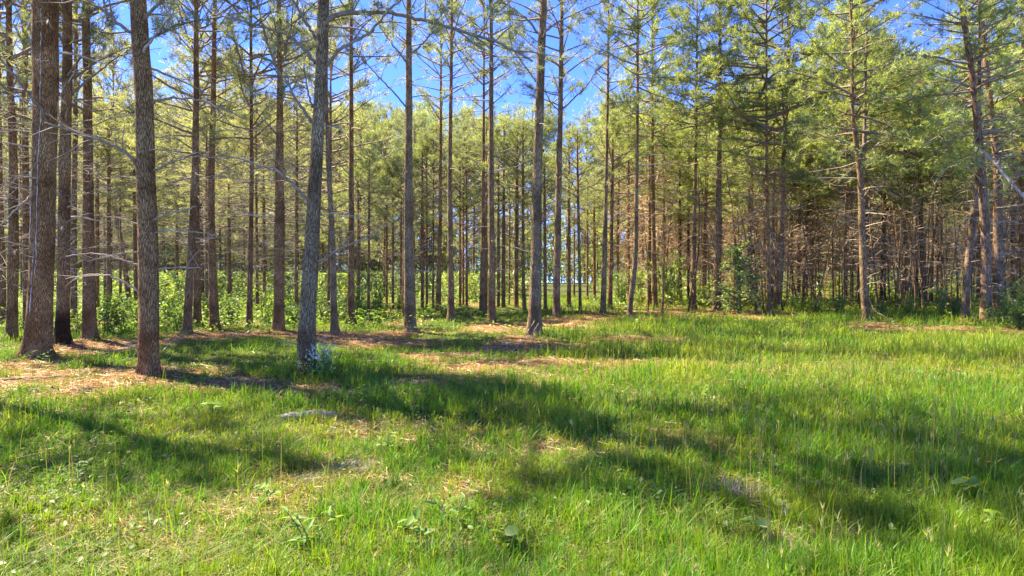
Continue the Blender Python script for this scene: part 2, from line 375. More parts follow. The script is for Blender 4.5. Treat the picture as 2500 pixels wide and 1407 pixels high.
T('crook', 'A', [(818, 820, 20), (790, 815, 17), (760, 813, 17), (700, 815, 16), (600, 812, 13), (500, 807, 12), (420, 802, 12), (340, 799, 9)], 'thin crooked pine with a bent foot right behind the flowering-bush pine', nbr=14, tint=G, zc=8)
T('slim858', 'A', [(793, 857, 20), (700, 857, 17), (600, 858, 15), (400, 858, 12), (180, 858, 10)], 'slim straight pine against open blue sky', nbr=16, tint=BR, zc=7.6)
T('thin875', 'A', [(768, 875, 8), (600, 875, 7)], 'thin dark pine right of the slim pine against open sky', tint=BR)
T('thin900', 'A', [(772, 900, 7), (560, 900, 6)], 'hair-thin pine halfway between the slim sky pine and the central pine', tint=BR)
T('thin944', 'A', [(763, 944, 6), (580, 944, 5)], 'leftmost of three hair-thin pines left of the straight central pine', tint=RD)
T('thin959', 'A', [(763, 959, 7), (580, 959, 6)], 'middle of three hair-thin pines left of the straight central pine', tint=BR)
T('thin979', 'A', [(764, 978, 6), (590, 979, 5)], 'rightmost of three hair-thin pines left of the straight central pine', tint=RD)
T('central', 'A', [(814, 1002, 31), (700, 1000, 27), (600, 998, 25), (400, 997, 20), (290, 998, 17), (100, 997, 15)], 'straight sturdy pine left of centre with a needle-littered foot', nbr=20, tint=G, zc=7.6)
T('shadow986', 'A', [(779, 986, 11), (600, 987, 9)], 'pine half hidden behind the straight sturdy pine', tint=BR)
T('thin1031', 'A', [(761, 1031, 9), (540, 1031, 8)], 'slim reddish pine just right of the straight sturdy pine', tint=RD)
T('thin1042', 'A', [(760, 1042, 6), (600, 1042, 6)], 'thin pine touching the right side of the slim reddish pine', tint=BR)
T('thin1058', 'A', [(761, 1057, 6), (600, 1058, 5)], 'thin pine left of the sunlit reddish pine', tint=BR)
T('sunlit1070', 'A', [(769, 1069, 14), (600, 1074, 10), (350, 1076, 7)], 'sunlit reddish pine left of the grey tapered pine', tint=RD)
T('grey1100', 'A', [(789, 1103, 22), (740, 1101, 16), (600, 1099, 13), (400, 1098, 11), (150, 1102, 8)], 'grey tapered pine with a wide foot in the bright grass', nbr=16, tint=G, zc=7.6)
T('trio1', 'A', [(757, 1123, 6), (600, 1123, 5)], 'left one of three thin pines in the bright gap', tint=BR)
T('trio2', 'A', [(755, 1131, 6), (600, 1131, 5)], 'middle one of three thin pines in the bright gap', tint=RD)
T('trio3', 'A', [(757, 1139, 7), (600, 1139, 6)], 'right one of three thin pines in the bright gap', tint=BR)
T('brown1178', 'A', [(769, 1177, 15), (600, 1179, 11), (400, 1180, 8), (280, 1181, 6)], 'brown pine standing close left of the grey pine on a needle mound', nbr=0, tint=BR)
T('brown1187', 'A', [(762, 1187, 7), (600, 1187, 6)], 'thin pine squeezed between the brown pine and the grey mound pine', tint=RD)
T('mound1200', 'A', [(791, 1200, 22), (700, 1201, 17), (600, 1200, 15), (400, 1199, 13), (130, 1199, 10)], 'grey pine on a low mound of red needles', nbr=16, tint=G, zc=7.8)
T('row1', 'A', [(758, 1217, 8), (600, 1217, 7)], 'left one of the brown pine row behind the grey mound pine', tint=BR)
T('row2', 'A', [(758, 1229, 10), (540, 1230, 8)], 'second and thicker one of the brown pine row behind the mound pine', tint=BR)
T('row3', 'A', [(748, 1243, 5), (600, 1244, 5)], 'thinnest of the brown pine row left of the broken-bark pine', tint=RD)
T('row4', 'A', [(756, 1260, 12), (500, 1262, 9)], 'thick brown pine of the row left of the broken-bark pine', tint=BR)
T('row5', 'A', [(762, 1281, 10), (680, 1277, 8), (480, 1277, 7)], 'crooked reddish pine touching the left of the broken-bark pine', tint=RD)
T('hero35', 'A', [(824, 1304, 38), (790, 1304, 35), (770, 1306, 31), (673, 1308, 28), (600, 1309, 26), (400, 1312, 22), (288, 1317, 21), (160, 1320, 20), (0, 1328, 17)], 'tall centre pine with broken bark and leaning twigs at its foot', nbr=16, tint=G, char=.3, zc=8)
T('row6', 'A', [(760, 1331, 9), (500, 1330, 7)], 'brown pine peeping out right behind the broken-bark pine', tint=BR)
T('grey1360', 'A', [(779, 1359, 20), (740, 1358, 18), (600, 1361, 17), (400, 1365, 14), (290, 1368, 12), (60, 1371, 10)], 'grey pine with steep rising branches right of the broken-bark pine', nbr=14, tint=G, zc=7.2)
T('lane1', 'A', [(752, 1389, 11), (600, 1389, 9), (460, 1389, 7)], 'brown pine standing at the left of the green lane', tint=BR)
T('lane2', 'A', [(732, 1402, 5), (600, 1402, 4)], 'hair-thin pine standing in the green lane', tint=BR)
T('lane3', 'A', [(763, 1417, 8), (650, 1415, 7), (440, 1411, 6)], 'slim dark pine standing in front of the green lane', tint=BR)
T('lane4', 'A', [(736, 1434, 6), (600, 1434, 5)], 'thin reddish pine at the right border of the green lane', tint=RD)
T('lane5', 'A', [(734, 1451, 8), (580, 1451, 7)], 'slim pine right of the green lane, left of the tall grey pair', tint=BR)
T('pair1', 'A', [(769, 1472, 15), (600, 1477, 11), (400, 1481, 8), (180, 1485, 6)], 'front one of the tall grey pair with a red-needled foot', nbr=12, tint=G, zc=8.2)
T('pair2', 'A', [(756, 1489, 12), (600, 1492, 10), (440, 1495, 8)], 'rear one of the tall grey pair, reddish higher up', tint=RD)
T('gnarl', 'A', [(736, 1510, 8), (620, 1507, 7), (500, 1510, 6)], 'dark gnarled thin pine right of the tall grey pair', tint=BR)
T('thin1535', 'B', [(740, 1535, 7), (440, 1535, 5)], 'thin upright pine left of the pine with a bowed foot', tint=BR, zc=6.5)
T('bowfoot', 'B', [(780, 1536, 15), (740, 1538, 14), (700, 1543, 13), (670, 1548, 13), (600, 1553, 11), (480, 1553, 10), (350, 1555, 8), (100, 1556, 6)], 'grey pine with a bowed foot and a dense dark crown', nbr=12, tint=G, zc=6.9, csc=.8)
T('dark1585', 'B', [(748, 1585, 10), (560, 1586, 8)], 'dark pine touching the left of the reddish straight pine', tint=BR, zc=6.5)
T('red1600', 'B', [(756, 1600, 13), (600, 1596, 10), (400, 1593, 8), (290, 1592, 6)], 'reddish straight pine right of the pine with a bowed foot', nbr=12, tint=RD, zc=6.8)
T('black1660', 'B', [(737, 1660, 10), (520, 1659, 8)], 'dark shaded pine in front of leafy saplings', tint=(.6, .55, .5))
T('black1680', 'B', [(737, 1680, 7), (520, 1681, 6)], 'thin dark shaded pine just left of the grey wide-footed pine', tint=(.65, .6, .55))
T('wide1691', 'B', [(758, 1691, 17), (700, 1693, 13), (600, 1694, 11), (400, 1698, 8), (200, 1701, 5)], 'grey wide-footed pine on red needles left of the scaly pine', nbr=14, tint=G, zc=6.6)
T('brown1720', 'B', [(745, 1719, 11), (600, 1721, 9), (400, 1725, 7)], 'brown twiggy pine between the wide-footed and the scaly pine', tint=BR)
T('scaly', 'B', [(762, 1751, 24), (700, 1751, 19), (600, 1753, 17), (420, 1755, 12), (300, 1757, 9), (50, 1757, 7)], 'scaly grey pine just left of the bushy evergreen sapling', nbr=16, tint=G, zc=6.8, csc=.9)
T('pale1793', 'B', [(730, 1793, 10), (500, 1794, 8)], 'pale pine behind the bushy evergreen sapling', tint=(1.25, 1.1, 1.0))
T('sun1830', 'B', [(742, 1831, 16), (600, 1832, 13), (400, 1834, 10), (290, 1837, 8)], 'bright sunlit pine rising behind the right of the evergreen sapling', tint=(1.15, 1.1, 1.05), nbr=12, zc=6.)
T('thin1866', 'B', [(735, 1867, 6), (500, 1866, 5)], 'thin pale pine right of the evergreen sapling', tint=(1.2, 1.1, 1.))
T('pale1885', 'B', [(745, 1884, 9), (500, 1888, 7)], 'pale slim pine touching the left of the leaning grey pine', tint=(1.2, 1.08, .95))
T('lean1900', 'B', [(758, 1896, 18), (700, 1899, 17), (600, 1905, 16), (450, 1911, 13), (290, 1917, 10), (120, 1925, 8), (0, 1927, 7)], 'grey pine leaning right at the left of the brown thicket', nbr=18, tint=G, zc=5.6)
T('thicket1', 'B', [(738, 1935, 7), (560, 1933, 6), (430, 1930, 5)], 'leftmost of three thin dark stems in the brown thicket', tint=BR)
T('thicket2', 'B', [(736, 1948, 8), (560, 1952, 7), (420, 1957, 6)], 'middle of three thin dark stems in the brown thicket', tint=BR)
T('thicket3', 'B', [(738, 1960, 8), (560, 1970, 7), (420, 1980, 6)], 'right and most tilted of three thin dark stems in the brown thicket', tint=BR)
T('forked', 'B', [(786, 2116, 21), (750, 2112, 19), (600, 2106, 16), (450, 2103, 15), (400, 2100, 14), (350, 2089, 11), (260, 2081, 8), (100, 2083, 7), (0, 2077, 6)], 'grey pine forking into two stems in front of the brown thicket', nbr=26, tint=G, zc=5.2)
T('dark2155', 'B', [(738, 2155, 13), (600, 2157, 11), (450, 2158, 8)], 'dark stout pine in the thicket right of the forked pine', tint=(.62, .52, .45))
T('thin2211', 'B', [(738, 2210, 6), (550, 2212, 5)], 'thin pale stem right of the dark stout thicket pine', tint=(1.15, 1.05, .95))
T('red2250', 'B', [(740, 2256, 12), (640, 2253, 11), (550, 2250, 10), (400, 2246, 9), (150, 2244, 6)], 'twisted red-barked pine in the thicket right of the forked pine', nbr=24, tint=(1.2, .85, .66), zc=5.)
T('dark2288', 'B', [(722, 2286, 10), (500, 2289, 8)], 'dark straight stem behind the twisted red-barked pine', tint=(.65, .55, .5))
T('stub2360', 'B', [(788, 2355, 20), (740, 2357, 17), (650, 2363, 16), (520, 2379, 14), (440, 2388, 12), (300, 2392, 9)], 'pale-footed pine leaning right against the big right-hand pine', nbr=18, tint=(1.12, 1.04, 1.), zc=5.4)
T('right2407', 'B', [(794, 2407, 28), (700, 2408, 22), (600, 2408, 21), (400, 2398, 18), (290, 2388, 16), (190, 2379, 15), (64, 2360, 13), (0, 2352, 12)], 'big right-hand pine leaning left with pinkish bark and white dead branches', nbr=34, tint=(1.15, .98, .92), zc=5.8)
T('right2435', 'B', [(766, 2437, 24), (600, 2437, 21), (400, 2436, 17), (290, 2421, 14), (160, 2408, 12), (0, 2395, 10)], 'pinkish pine close behind the big right-hand pine', nbr=24, tint=(1.2, 1., .9), zc=5.6)
T('right2473', 'B', [(752, 2473, 10), (500, 2473, 8)], 'slim pine in the thicket near the right edge', tint=RD)
T('right2496', 'B', [(760, 2496, 14), (500, 2496, 12)], 'pine cut by the right edge of the photo', tint=RD)
for k in ('big', 'char', 'dark', 'front', 'flowerpine', 'bowed_pair', 'taper', 'thick680', 'crook', 'central', 'grey1100', 'mound1200', 'hero35', 'grey1360', 'pair1', 'wide1691', 'scaly', 'forked', 'lane1', 'lane3'):
    pass
# forked pine's second stem, the resin lines and the big living limbs -------------
e, ax, loc, d = TREES['forked']
mb = MB(); tube(mb, [PX(2100, 410, d), PX(2109, 360, d+.1), PX(2112, 280, d+.2), PX(2113, 180, d+.3), PX(2116, 60, d+.3)]-np.array(loc), [.07, .06, .05, .04, .02], 9, 0, (1, 1, 1))
link('second_stem', mb.mesh('second_stem', [M_barkfar], True), e)
e, ax, loc, d = TREES['big']
for off, z0, z1 in ((.02, 1.6, 6.6), (-.10, 2.2, 3.6), (-.03, .9, 2.1)):
    mb = MB(); zz = np.arange(z0, z1, .06); r = np.random.default_rng(int(z0*10)); pts = []
    wob = np.cumsum(r.normal(0, .004, len(zz)))
    for z, w in zip(zz, wob):
        x, y, rd = ax(z); o = np.clip(off+w, -.8*rd, .8*rd); pts.append((x+o, y-math.sqrt(max(rd*rd-o*o, 0))*1.035, z))
    tube(mb, pts, .0075*np.clip(r.uniform(-.3, 1.2, len(zz)), 0, 1)+.0005, 5, 0)
    link('resin_streak', mb.mesh('resin_streak', [M_sap], True), e)
def hero_branch(key, pts, r0, r1, tuftn=0, name='branch', mat=None, side=4, seed=0):
    e, ax, loc, d = TREES[key]; r = np.random.default_rng(seed+len(pts)*13+int(pts[0][0]))
    P = np.array([PX(u, v, d+dd) for u, v, dd in pts])-np.array(loc)
    t = np.linspace(0, len(P)-1, len(P)*5)
    Q = np.stack([np.interp(t, np.arange(len(P)), P[:, k]) for k in range(3)], 1)
    for _ in range(2): Q[1:-1] = (Q[:-2]+2*Q[1:-1]+Q[2:])/4
    Q[1:-1] += r.normal(0, .008, (len(Q)-2, 3))
    mb = MB(); tube(mb, Q, np.linspace(r0, r1, len(Q)), 7, 0); tc = []; td = []
    for q in range(side):
        i = r.integers(len(Q)//4, len(Q)-1); dd = nrm(nrm(Q[i+1]-Q[i])+r.normal(0, .6, 3)); L = r.uniform(.2, .9)
        s = curve(Q[i], dd, L, 4, r, 0, .18); tube(mb, s, np.linspace(r1*.9+.002, .002, 5), 4, 0)
        if tuftn:
            for g in range(tuftn): tc.append(s[r.integers(2, 5)]+r.normal(0, .05, 3)); td.append(dd)
    if tc: tufts(mb, tc, td, 16, .17, .008, 1, jitcol(SAGE, len(tc), r), r)
    return link(name, mb.mesh(name, [mat or M_limb, M_needle], True), e)
HB = [
 ('flowerpine', [(798, 50, 0), (830, 34, -.1), (870, 30, -.2), (945, 29, -.3), (1000, 42, -.4), (1070, 58, -.5), (1140, 80, -.6), (1220, 105, -.7), (1300, 150, -.8)], .045, .015, 9, 12, None),
 ('flowerpine', [(798, 160, 0), (830, 120, -.2), (880, 95, -.3), (905, 78, -.4), (945, 30, -.5), (985, -5, -.6)], .03, .014, 0, 3, None),
 ('flowerpine', [(775, 100, 0), (748, 60, .1), (722, 10, .2), (690, -40, .3)], .025, .012, 6, 6, None),
 ('flowerpine', [(770, 155, 0), (735, 110, .1), (690, 78, .2), (640, 66, .3), (560, 40, .4)], .03, .012, 5, 7, None),
 ('flowerpine', [(762, 300, 0), (740, 270, -.1), (718, 235, -.2), (695, 190, -.3), (640, 130, -.5)], .03, .010, 0, 5, None),
 ('flowerpine', [(762, 262, 0), (750, 220, .2), (742, 160, .3)], .02, .008, 0, 4, None),
 ('flowerpine', [(752, 490, 0), (725, 460, -.1), (690, 425, -.2), (640, 405, -.3), (560, 380, -.4), (470, 385, -.6)], .026, .008, 0, 8, None),
 ('flowerpine', [(776, 640, 0), (810, 618, -.1), (870, 590, -.2), (930, 560, -.3), (958, 540, -.4)], .018, .006, 0, 3, M_dead),
 ('flowerpine', [(735, 845, 0), (715, 838, -.1), (678, 832, -.2)], .016, .008, 0, 0, M_dead),
 ('front', [(332, 85, 0), (300, 70, -.1), (270, 40, -.2), (230, 10, -.3), (190, -20, -.4)], .032, .018, 0, 4, None),
 ('front', [(352, 52, 0), (362, 35, -.1), (385, 12, -.2), (410, -15, -.3)], .03, .02, 0, 2, None),
 ('front', [(336, 408, 0), (322, 385, -.1), (290, 362, -.2), (240, 340, -.3), (190, 325, -.5), (110, 300, -.8)], .03, .012, 0, 8, None),
 ('front', [(372, 252, 0), (395, 245, -.1), (420, 238, -.2), (480, 240, -.3), (540, 265, -.4), (600, 290, -.4)], .026, .010, 0, 7, None),
 ('front', [(374, 416, 0), (400, 405, -.1), (440, 390, -.2), (485, 372, -.2)], .022, .008, 0, 5, None),
 ('front', [(340, 650, 0), (315, 640, -.1), (270, 625, -.2), (220, 618, -.2), (160, 626, -.3)], .017, .006, 0, 2, M_dead),
 ('front', [(352, 724, 0), (330, 708, -.1), (290, 682, -.2), (262, 671, -.3), (210, 670, -.3), (160, 682, -.4)], .020, .007, 0, 2, M_dead),
 ('front', [(384, 658, 0), (410, 654, -.1), (450, 653, -.2), (495, 656, -.3)], .016, .005, 0, 2, M_dead),
 ('front', [(376, 570, 0), (395, 565, -.1), (440, 566, -.1), (500, 568, -.2), (530, 576, -.2)], .014, .005, 0, 3, M_dead),
 ('front', [(374, 538, 0), (400, 525, -.2), (445, 514, -.3), (478, 505, -.3)], .018, .008, 0, 1, M_dead),
 ('front', [(342, 858, 0), (330, 848, -.2), (305, 838, -.3)], .018, .010, 0, 0, M_dead),
 ('front', [(336, 120, 0), (360, 100, -.1), (430, 60, -.3), (520, 45, -.4), (600, 30, -.5)], .022, .010, 5, 8, None),
 ('big', [(130, 290, 0), (100, 270, -.2), (40, 190, -.4), (-40, 100, -.8)], .03, .014, 0, 4, None),
 ('big', [(75, 480, 0), (40, 510, -.3), (-10, 560, -.5)], .02, .008, 0, 2, M_dead),
 ('thick680', [(676, 165, 0), (655, 110, 0), (640, 60, .1), (628, 10, .1), (622, -30, .2)], .035, .018, 8, 9, None),
 ('thick680', [(684, 160, 0), (700, 110, .1), (712, 60, .1), (715, 10, .1)], .03, .014, 8, 8, None),
 ('thick680', [(676, 330, 0), (640, 290, .1), (600, 250, .2)], .025, .010, 6, 7, None),
 ('central', [(1000, 135, 0), (1030, 110, -.1), (1050, 85, -.2), (1085, 60, -.2)], .03, .012, 8, 8, None),
 ('central', [(990, 150, 0), (960, 110, .1), (930, 70, .2), (900, 30, .2)], .028, .012, 8, 8, None),
 ('central', [(992, 262, 0), (965, 230, .1), (930, 195, .1), (890, 150, .1), (860, 120, .2)], .024, .010, 6, 8, None),
 ('hero35', [(1312, 80, 0), (1290, 50, 0), (1260, 25, .1), (1220, 0, .1)], .03, .014, 7, 7, None),
 ('hero35', [(1330, 78, 0), (1360, 55, 0), (1400, 35, .1), (1470, 5, .1)], .03, .012, 6, 7, None),
 ('hero35', [(1308, 200, 0), (1280, 160, 0), (1250, 120, -.1), (1240, 70, -.2)], .022, .010, 14, 9, None),
 ('grey1360', [(1366, 275, 0), (1400, 240, 0), (1430, 215, .1), (1455, 175, .1), (1490, 140, .1)], .03, .010, 6, 8, None),
 ('grey1360', [(1364, 270, 0), (1340, 245, 0), (1320, 200, .1)], .024, .010, 5, 6, None),
 ('scaly', [(1760, 315, 0), (1785, 280, -.1), (1803, 245, -.2), (1808, 215, -.3), (1790, 180, -.4), (1755, 130, -.5), (1735, 85, -.5), (1700, 40, -.6), (1672, 10, -.6)], .04, .014, 9, 14, None),
 ('scaly', [(1752, 330, 0), (1715, 300, -.1), (1680, 285, -.2), (1640, 270, -.3), (1560, 245, -.4)], .028, .010, 8, 10, None),
 ('scaly', [(1755, 200, 0), (1735, 170, -.1), (1700, 145, -.2), (1650, 135, -.3)], .024, .010, 6, 7, None),
 ('lean1900', [(1952, 200, 0), (1965, 160, -.2), (1990, 90, -.3), (2015, 40, -.4), (2030, -5, -.5)], .02, .012, 3, 4, None),
 ('right2407', [(2370, 355, -.2), (2400, 370, -.5), (2430, 400, -.8), (2470, 450, -1.2), (2500, 480, -1.4), (2540, 540, -1.6)], .035, .045, 0, 6, M_dead),
 ('right2407', [(2384, 610, 0), (2330, 600, -.2), (2300, 604, -.3)], .015, .006, 0, 2, M_dead),
 ('right2407', [(2400, 720, 0), (2430, 712, -.2), (2450, 718, -.3)], .014, .006, 0, 4, M_dead),
 ('right2407', [(2402, 395, 0), (2440, 360, -.3), (2480, 320, -.5), (2520, 300, -.7)], .022, .008, 0, 9, M_dead),
 ('right2407', [(2410, 480, 0), (2450, 440, -.3), (2490, 430, -.5), (2530, 425, -.6)], .018, .006, 0, 8, M_dead),
 ('right2407', [(2412, 560, 0), (2450, 540, -.3), (2500, 545, -.5)], .018, .006, 0, 7, M_dead),
 ('right2407', [(2412, 640, 0), (2460, 620, -.3), (2510, 600, -.5)], .016, .006, 0, 7, M_dead),
 ('right2407', [(2390, 330, 0), (2340, 300, -.3), (2290, 330, -.4), (2250, 360, -.5)], .018, .006, 0, 9, M_dead),
 ('right2407', [(2394, 440, 0), (2350, 400, -.3), (2310, 410, -.4), (2280, 450, -.5)], .018, .006, 0, 8, M_dead),
 ('forked', [(2098, 400, 0), (2060, 350, -.2), (2020, 320, -.3), (1970, 325, -.4)], .016, .006, 0, 7, M_dead),
 ('forked', [(2108, 400, 0), (2140, 350, -.2), (2180, 330, -.3), (2205, 340, -.4)], .016, .006, 0, 9, M_dead),
 ('forked', [(2116, 720, 0), (2135, 760, -.3), (2165, 775, -.5)], .014, .005, 0, 2, M_dead),
]
for i, (k, p, r0, r1, tn, sd, mt) in enumerate(HB): hero_branch(k, p, r0, r1, tn, mat=mt, side=sd, seed=i)

# ------------------------------------------------------------------ ground cover maps (world space)
def blob(u, v, ru, rv):
    d = depth(v); return ((u-CX)/F*d, d, ru/F*d, .5*abs(depth(v-rv)-depth(v+rv)))
STRAW = [blob(*b) for b in [(200, 930, 300, 42), (560, 945, 110, 22), (740, 950, 120, 22), (60, 900, 120, 30), (250, 850, 150, 17), (900, 935, 150, 12), (900, 838, 150, 10), (1060, 868, 90, 8),
    (1290, 842, 110, 18), (1220, 890, 150, 12), (1230, 802, 90, 11), (680, 817, 90, 9), (820, 824, 90, 11), (1360, 790, 110, 12), (1460, 885, 230, 11), (1480, 776, 90, 8), (1600, 768, 170, 10),
    (1750, 770, 150, 8), (1560, 832, 150, 9), (2330, 811, 260, 11), (2470, 806, 90, 10), (1700, 892, 130, 9), (2110, 795, 80, 7), (500, 822, 120, 9), (1000, 815, 90, 8), (1860, 770, 120, 8)]]
THATCH = [blob(*b) for b in [(780, 1130, 160, 40), (830, 1190, 110, 26), (430, 1335, 110, 50), (1060, 1375, 110, 40), (880, 1060, 220, 40), (1200, 1080, 160, 40), (250, 1290, 260, 60), (600, 1260, 180, 40), (1000, 1230, 200, 50),
    (1150, 920, 260, 26), (2170, 1065, 70, 18), (1800, 1210, 80, 40), (2250, 1240, 120, 40), (1380, 905, 200, 20), (1700, 1080, 80, 30), (1950, 1350, 160, 40), (750, 1180, 120, 40), (2000, 895, 500, 22)]]
def fld(bl, x, y, seed, k=1.):
    m = 0
    for bx, by, rx, ry in bl:
        q = ((x-bx)/rx)**2+((y-by)/ry)**2; m = np.maximum(m, np.exp(-.8*q**1.5))
    n = fbm(x*1.3, y*1.3, seed)
    return np.clip((m-.5)*1.5+(n-.5)*3.0*k+.5, 0, 1)*np.clip(m*3, 0, 1)
def forest_floor(x, y):
    e = np.where(x < 0, 19+.0*x, 25.5)+2.5*(fbm(x/4, y/4, 77)-.5)
    lane = np.exp(-((x-(.085*y-.3))/(1.2+.035*y))**4)
    return np.clip((y-e)/3, 0, 1)*(1-lane)
def straw_m(x, y):
    return np.maximum(fld(STRAW, x, y, 31), forest_floor(x, y)*np.clip((fbm(x/1.6, y/1.6, 78)-np.where(x < 0, .50, .38)-.004*(y-25))*4, 0, .9))
def thatch_m(x, y): return fld(THATCH, x, y, 41)*np.clip((fbm(x*3, y*3, 43)-.36)*4, .15, .9)
def lush_m(x, y): return np.clip((fbm(x/1.8+3, y/1.8, 51)-.32)*2.6+np.clip((x+.5)/3, -.05, .4), 0, 1)

for k, (e, ax, loc, d) in TREES.items():
    if d < 30: MOUNDS.append((loc[0], loc[1], .07, .55))
# background stand: more pines of the same planting, thinning with distance
cand = []
for iy in range(40):
    for ix in range(-40, 41):
        y = 26.5+iy*2.5+R.uniform(-.8, .8); x = ix*2.5+R.uniform(-.9, .9)
        cand.append((x, y))
R.shuffle(cand)
hero_xy = np.array([t[2][:2] for t in TREES.values()])
bgn = 0
ZL = [(430, 'left stand behind the front reddish pine'), (860, 'shrubby stand between the crossing pines and the open sky'), (1240, 'stand behind the straight sturdy pine'), (1480, 'stand around the green lane'), (1900, 'stand behind the evergreen sapling'), (9999, 'brown thicket behind the forked pine')]
rb = np.random.default_rng(5)
for x, y in cand:
    if abs(x) > .80*y+1: continue
    lane = abs(x-(.085*y-.3)) < 1.5+.012*y
    if lane and y < 88: continue
    if np.min(np.hypot(hero_xy[:, 0]-x, hero_xy[:, 1]-y)) < 1.6: continue
    u = CX+F*x/y
    right = u > 1480
    mid = 820 < u < 1500
    if right and y < 46 and u > 1560: pass
    if mid and y < 40: continue
    p = (1.0 if y < 45 else .55 if y < 65 else .36)*(1. if right and y < 55 else .78)*(.75 if mid else 1)
    if rb.random() > p or bgn >= 214: continue
    bgn += 1
    kind = 'B' if right and not (u < 1600 and rb.random() < .5) else ('L' if u < 860 else 'A')
    zb = float(terr(x, y)); vb = CY-(zb-H)/y*F
    w = rb.uniform(.13, .23)/y*F
    lean = rb.normal(0, .012)
    zone = next(t for lim, t in ZL if u < lim)
    far = 'slim pine far back in the ' if y > 48 else 'slender pine further back in the '
    zc = rb.uniform(3.0, 4.8) if kind == 'L' else rb.uniform(2.4, 4.2) if mid else rb.uniform(5., 6.6)
    zt = rb.uniform(6.8, 10.8) if mid else rb.uniform(12, 14.5) if u < 820 else rb.uniform(9.8, 11.8) if u < 1850 else rb.uniform(12.5, 15)
    if 835 < u < 1015: zt = min(zt, 1.2+.118*y); zc = min(zc, zt*.4)
    add_tree('bg%d' % bgn, kind, [(vb, u, w), (vb-250, u+250*lean, w*.75), (vb-420, u+420*lean+rb.normal(0, 3), w*.6)], far+zone, zc=zc, zt=zt, d=y, tint=tuple(np.array([rb.uniform(.75, 1.2)]*3)*np.array([1.12, .95, .70])),
             csc=1.25 if u > 1750 else 1.1, group=('far pines of the ' if y > 48 else 'background pines of the ')+zone, seed=int(1000+bgn))
# shade trees just beyond the left edge
for i, (x, y) in enumerate([(-11.2, 11.0), (-12.4, 7.9)]):
    zb = float(terr(x, y))
    add_tree('off%d' % i, 'L', [(CY-(zb-H)/y*F, CX+F*x/y, .34/y*F), (CY-(7-H)/y*F, CX+F*(x+.1)/y, .24/y*F)], 'pine standing just beyond the left edge of the view', d=y, zc=7.5, group='pines beyond the left edge', seed=400+i)

# ------------------------------------------------------------------ ground sheet
ys = np.concatenate([np.arange(-12, 2, .8), np.arange(2, 14, .14), np.arange(14, 45, .35), 45+np.cumsum(np.linspace(.4, 14, 62))])
xp = np.concatenate([np.arange(0, 9, .16), np.arange(9, 30, .4), 30+np.cumsum(np.linspace(.6, 14, 50))]); xs = np.concatenate([-xp[:0:-1], xp])
X, Y = np.meshgrid(xs, ys); Z = terr(X, Y)
mb = MB(); nx = len(xs); ny = len(ys)
i = np.arange(ny-1)[:, None]*nx+np.arange(nx-1)[None]
f = np.stack([i, i+1, i+nx+1, i+nx], -1).reshape(-1, 4)
cc = np.stack([straw_m(X, Y), thatch_m(X, Y), lush_m(X, Y)], -1).reshape(-1, 3)
mb.add(np.stack([X, Y, Z], -1), f, 0, cc)
m, nt, out = newmat('forest_ground')
a = N(nt, 'ShaderNodeAttribute', attribute_name='col'); sp = N(nt, 'ShaderNodeSeparateColor'); nt.links.new(a.outputs['Color'], sp.inputs[0])
tc = N(nt, 'ShaderNodeTexCoord')
n1 = N(nt, 'ShaderNodeTexNoise', Scale=9., Detail=8., Roughness=.75); nt.links.new(tc.outputs['Object'], n1.inputs['Vector'])
n2 = N(nt, 'ShaderNodeTexNoise', Scale=60., Detail=4., Roughness=.7); nt.links.new(tc.outputs['Object'], n2.inputs['Vector'])
soil = ramp(nt, n1.outputs['Fac'], [(.3, (.05, .06, .018)), (.55, (.09, .105, .03)), (.75, (.17, .15, .06))])
strw = ramp(nt, n2.outputs['Fac'], [(.25, (.13, .06, .022)), (.5, (.33, .17, .07)), (.78, (.52, .32, .15))])
that = ramp(nt, n2.outputs['Fac'], [(.25, (.08, .075, .025)), (.5, (.17, .155, .06)), (.75, (.30, .25, .13))])
c = mixc(nt, sp.outputs[1], soil, that); c = mixc(nt, sp.outputs[0], c, strw)
b = N(nt, 'ShaderNodeBsdfPrincipled', Roughness=.95); b.inputs['Specular IOR Level'].default_value = .1; nt.links.new(c, b.inputs['Base Color'])
bp = N(nt, 'ShaderNodeBump', Strength=.8, Distance=.04); nt.links.new(n2.outputs['Fac'], bp.inputs['Height']); nt.links.new(bp.outputs[0], b.inputs['Normal']); nt.links.new(b.outputs[0], out.inputs[0])
g = link('ground', mb.mesh('ground', [m], True)); g['kind'] = 'structure'

# ------------------------------------------------------------------ grass, needle litter, undergrowth: nobody could count them
def sample(n, d0, d1, p, r, wide=.86):
    e = 1-p; q = r.random(n); y = (d0**e+(d1**e-d0**e)*q)**(1/e); return r.uniform(-1, 1, n)*(wide*y+.6), y
def blades(mb, x, y, L, w, lean, col, r, droop=.3):
    n = len(x); z = terr(x, y)-.01; az = r.uniform(0, 6.283, n); fz = az+r.normal(1.57, .5, n)
    dx = np.stack([np.cos(az), np.sin(az), 0*az], 1); sx = np.stack([np.cos(fz), np.sin(fz), 0*az], 1)
    p0 = np.stack([x, y, z], 1); rows = []
    for t, ww in ((0, .8), (.45, 1.), (.8, .6), (1, 0)):
        p = p0+dx*(lean*L*t**1.7)[:, None]; p[:, 2] += L*(t-droop*lean*t**3)*np.sqrt(np.maximum(1-.45*np.minimum(lean, 1.3), .1))
        if ww > 0: rows += [p-sx*(w*ww*.5)[:, None], p+sx*(w*ww*.5)[:, None]]
        else: rows.append(p)
    v = np.stack(rows, 1).reshape(-1, 3); k = np.arange(n)[:, None]*7
    mb.add(v, [np.concatenate([k+np.array([[0, 1, 3, 2]]), k+np.array([[2, 3, 5, 4]])]), k+np.array([[4, 5, 6]])], 0, np.repeat(col, 7, 0))
r = np.random.default_rng(21); mb = MB()
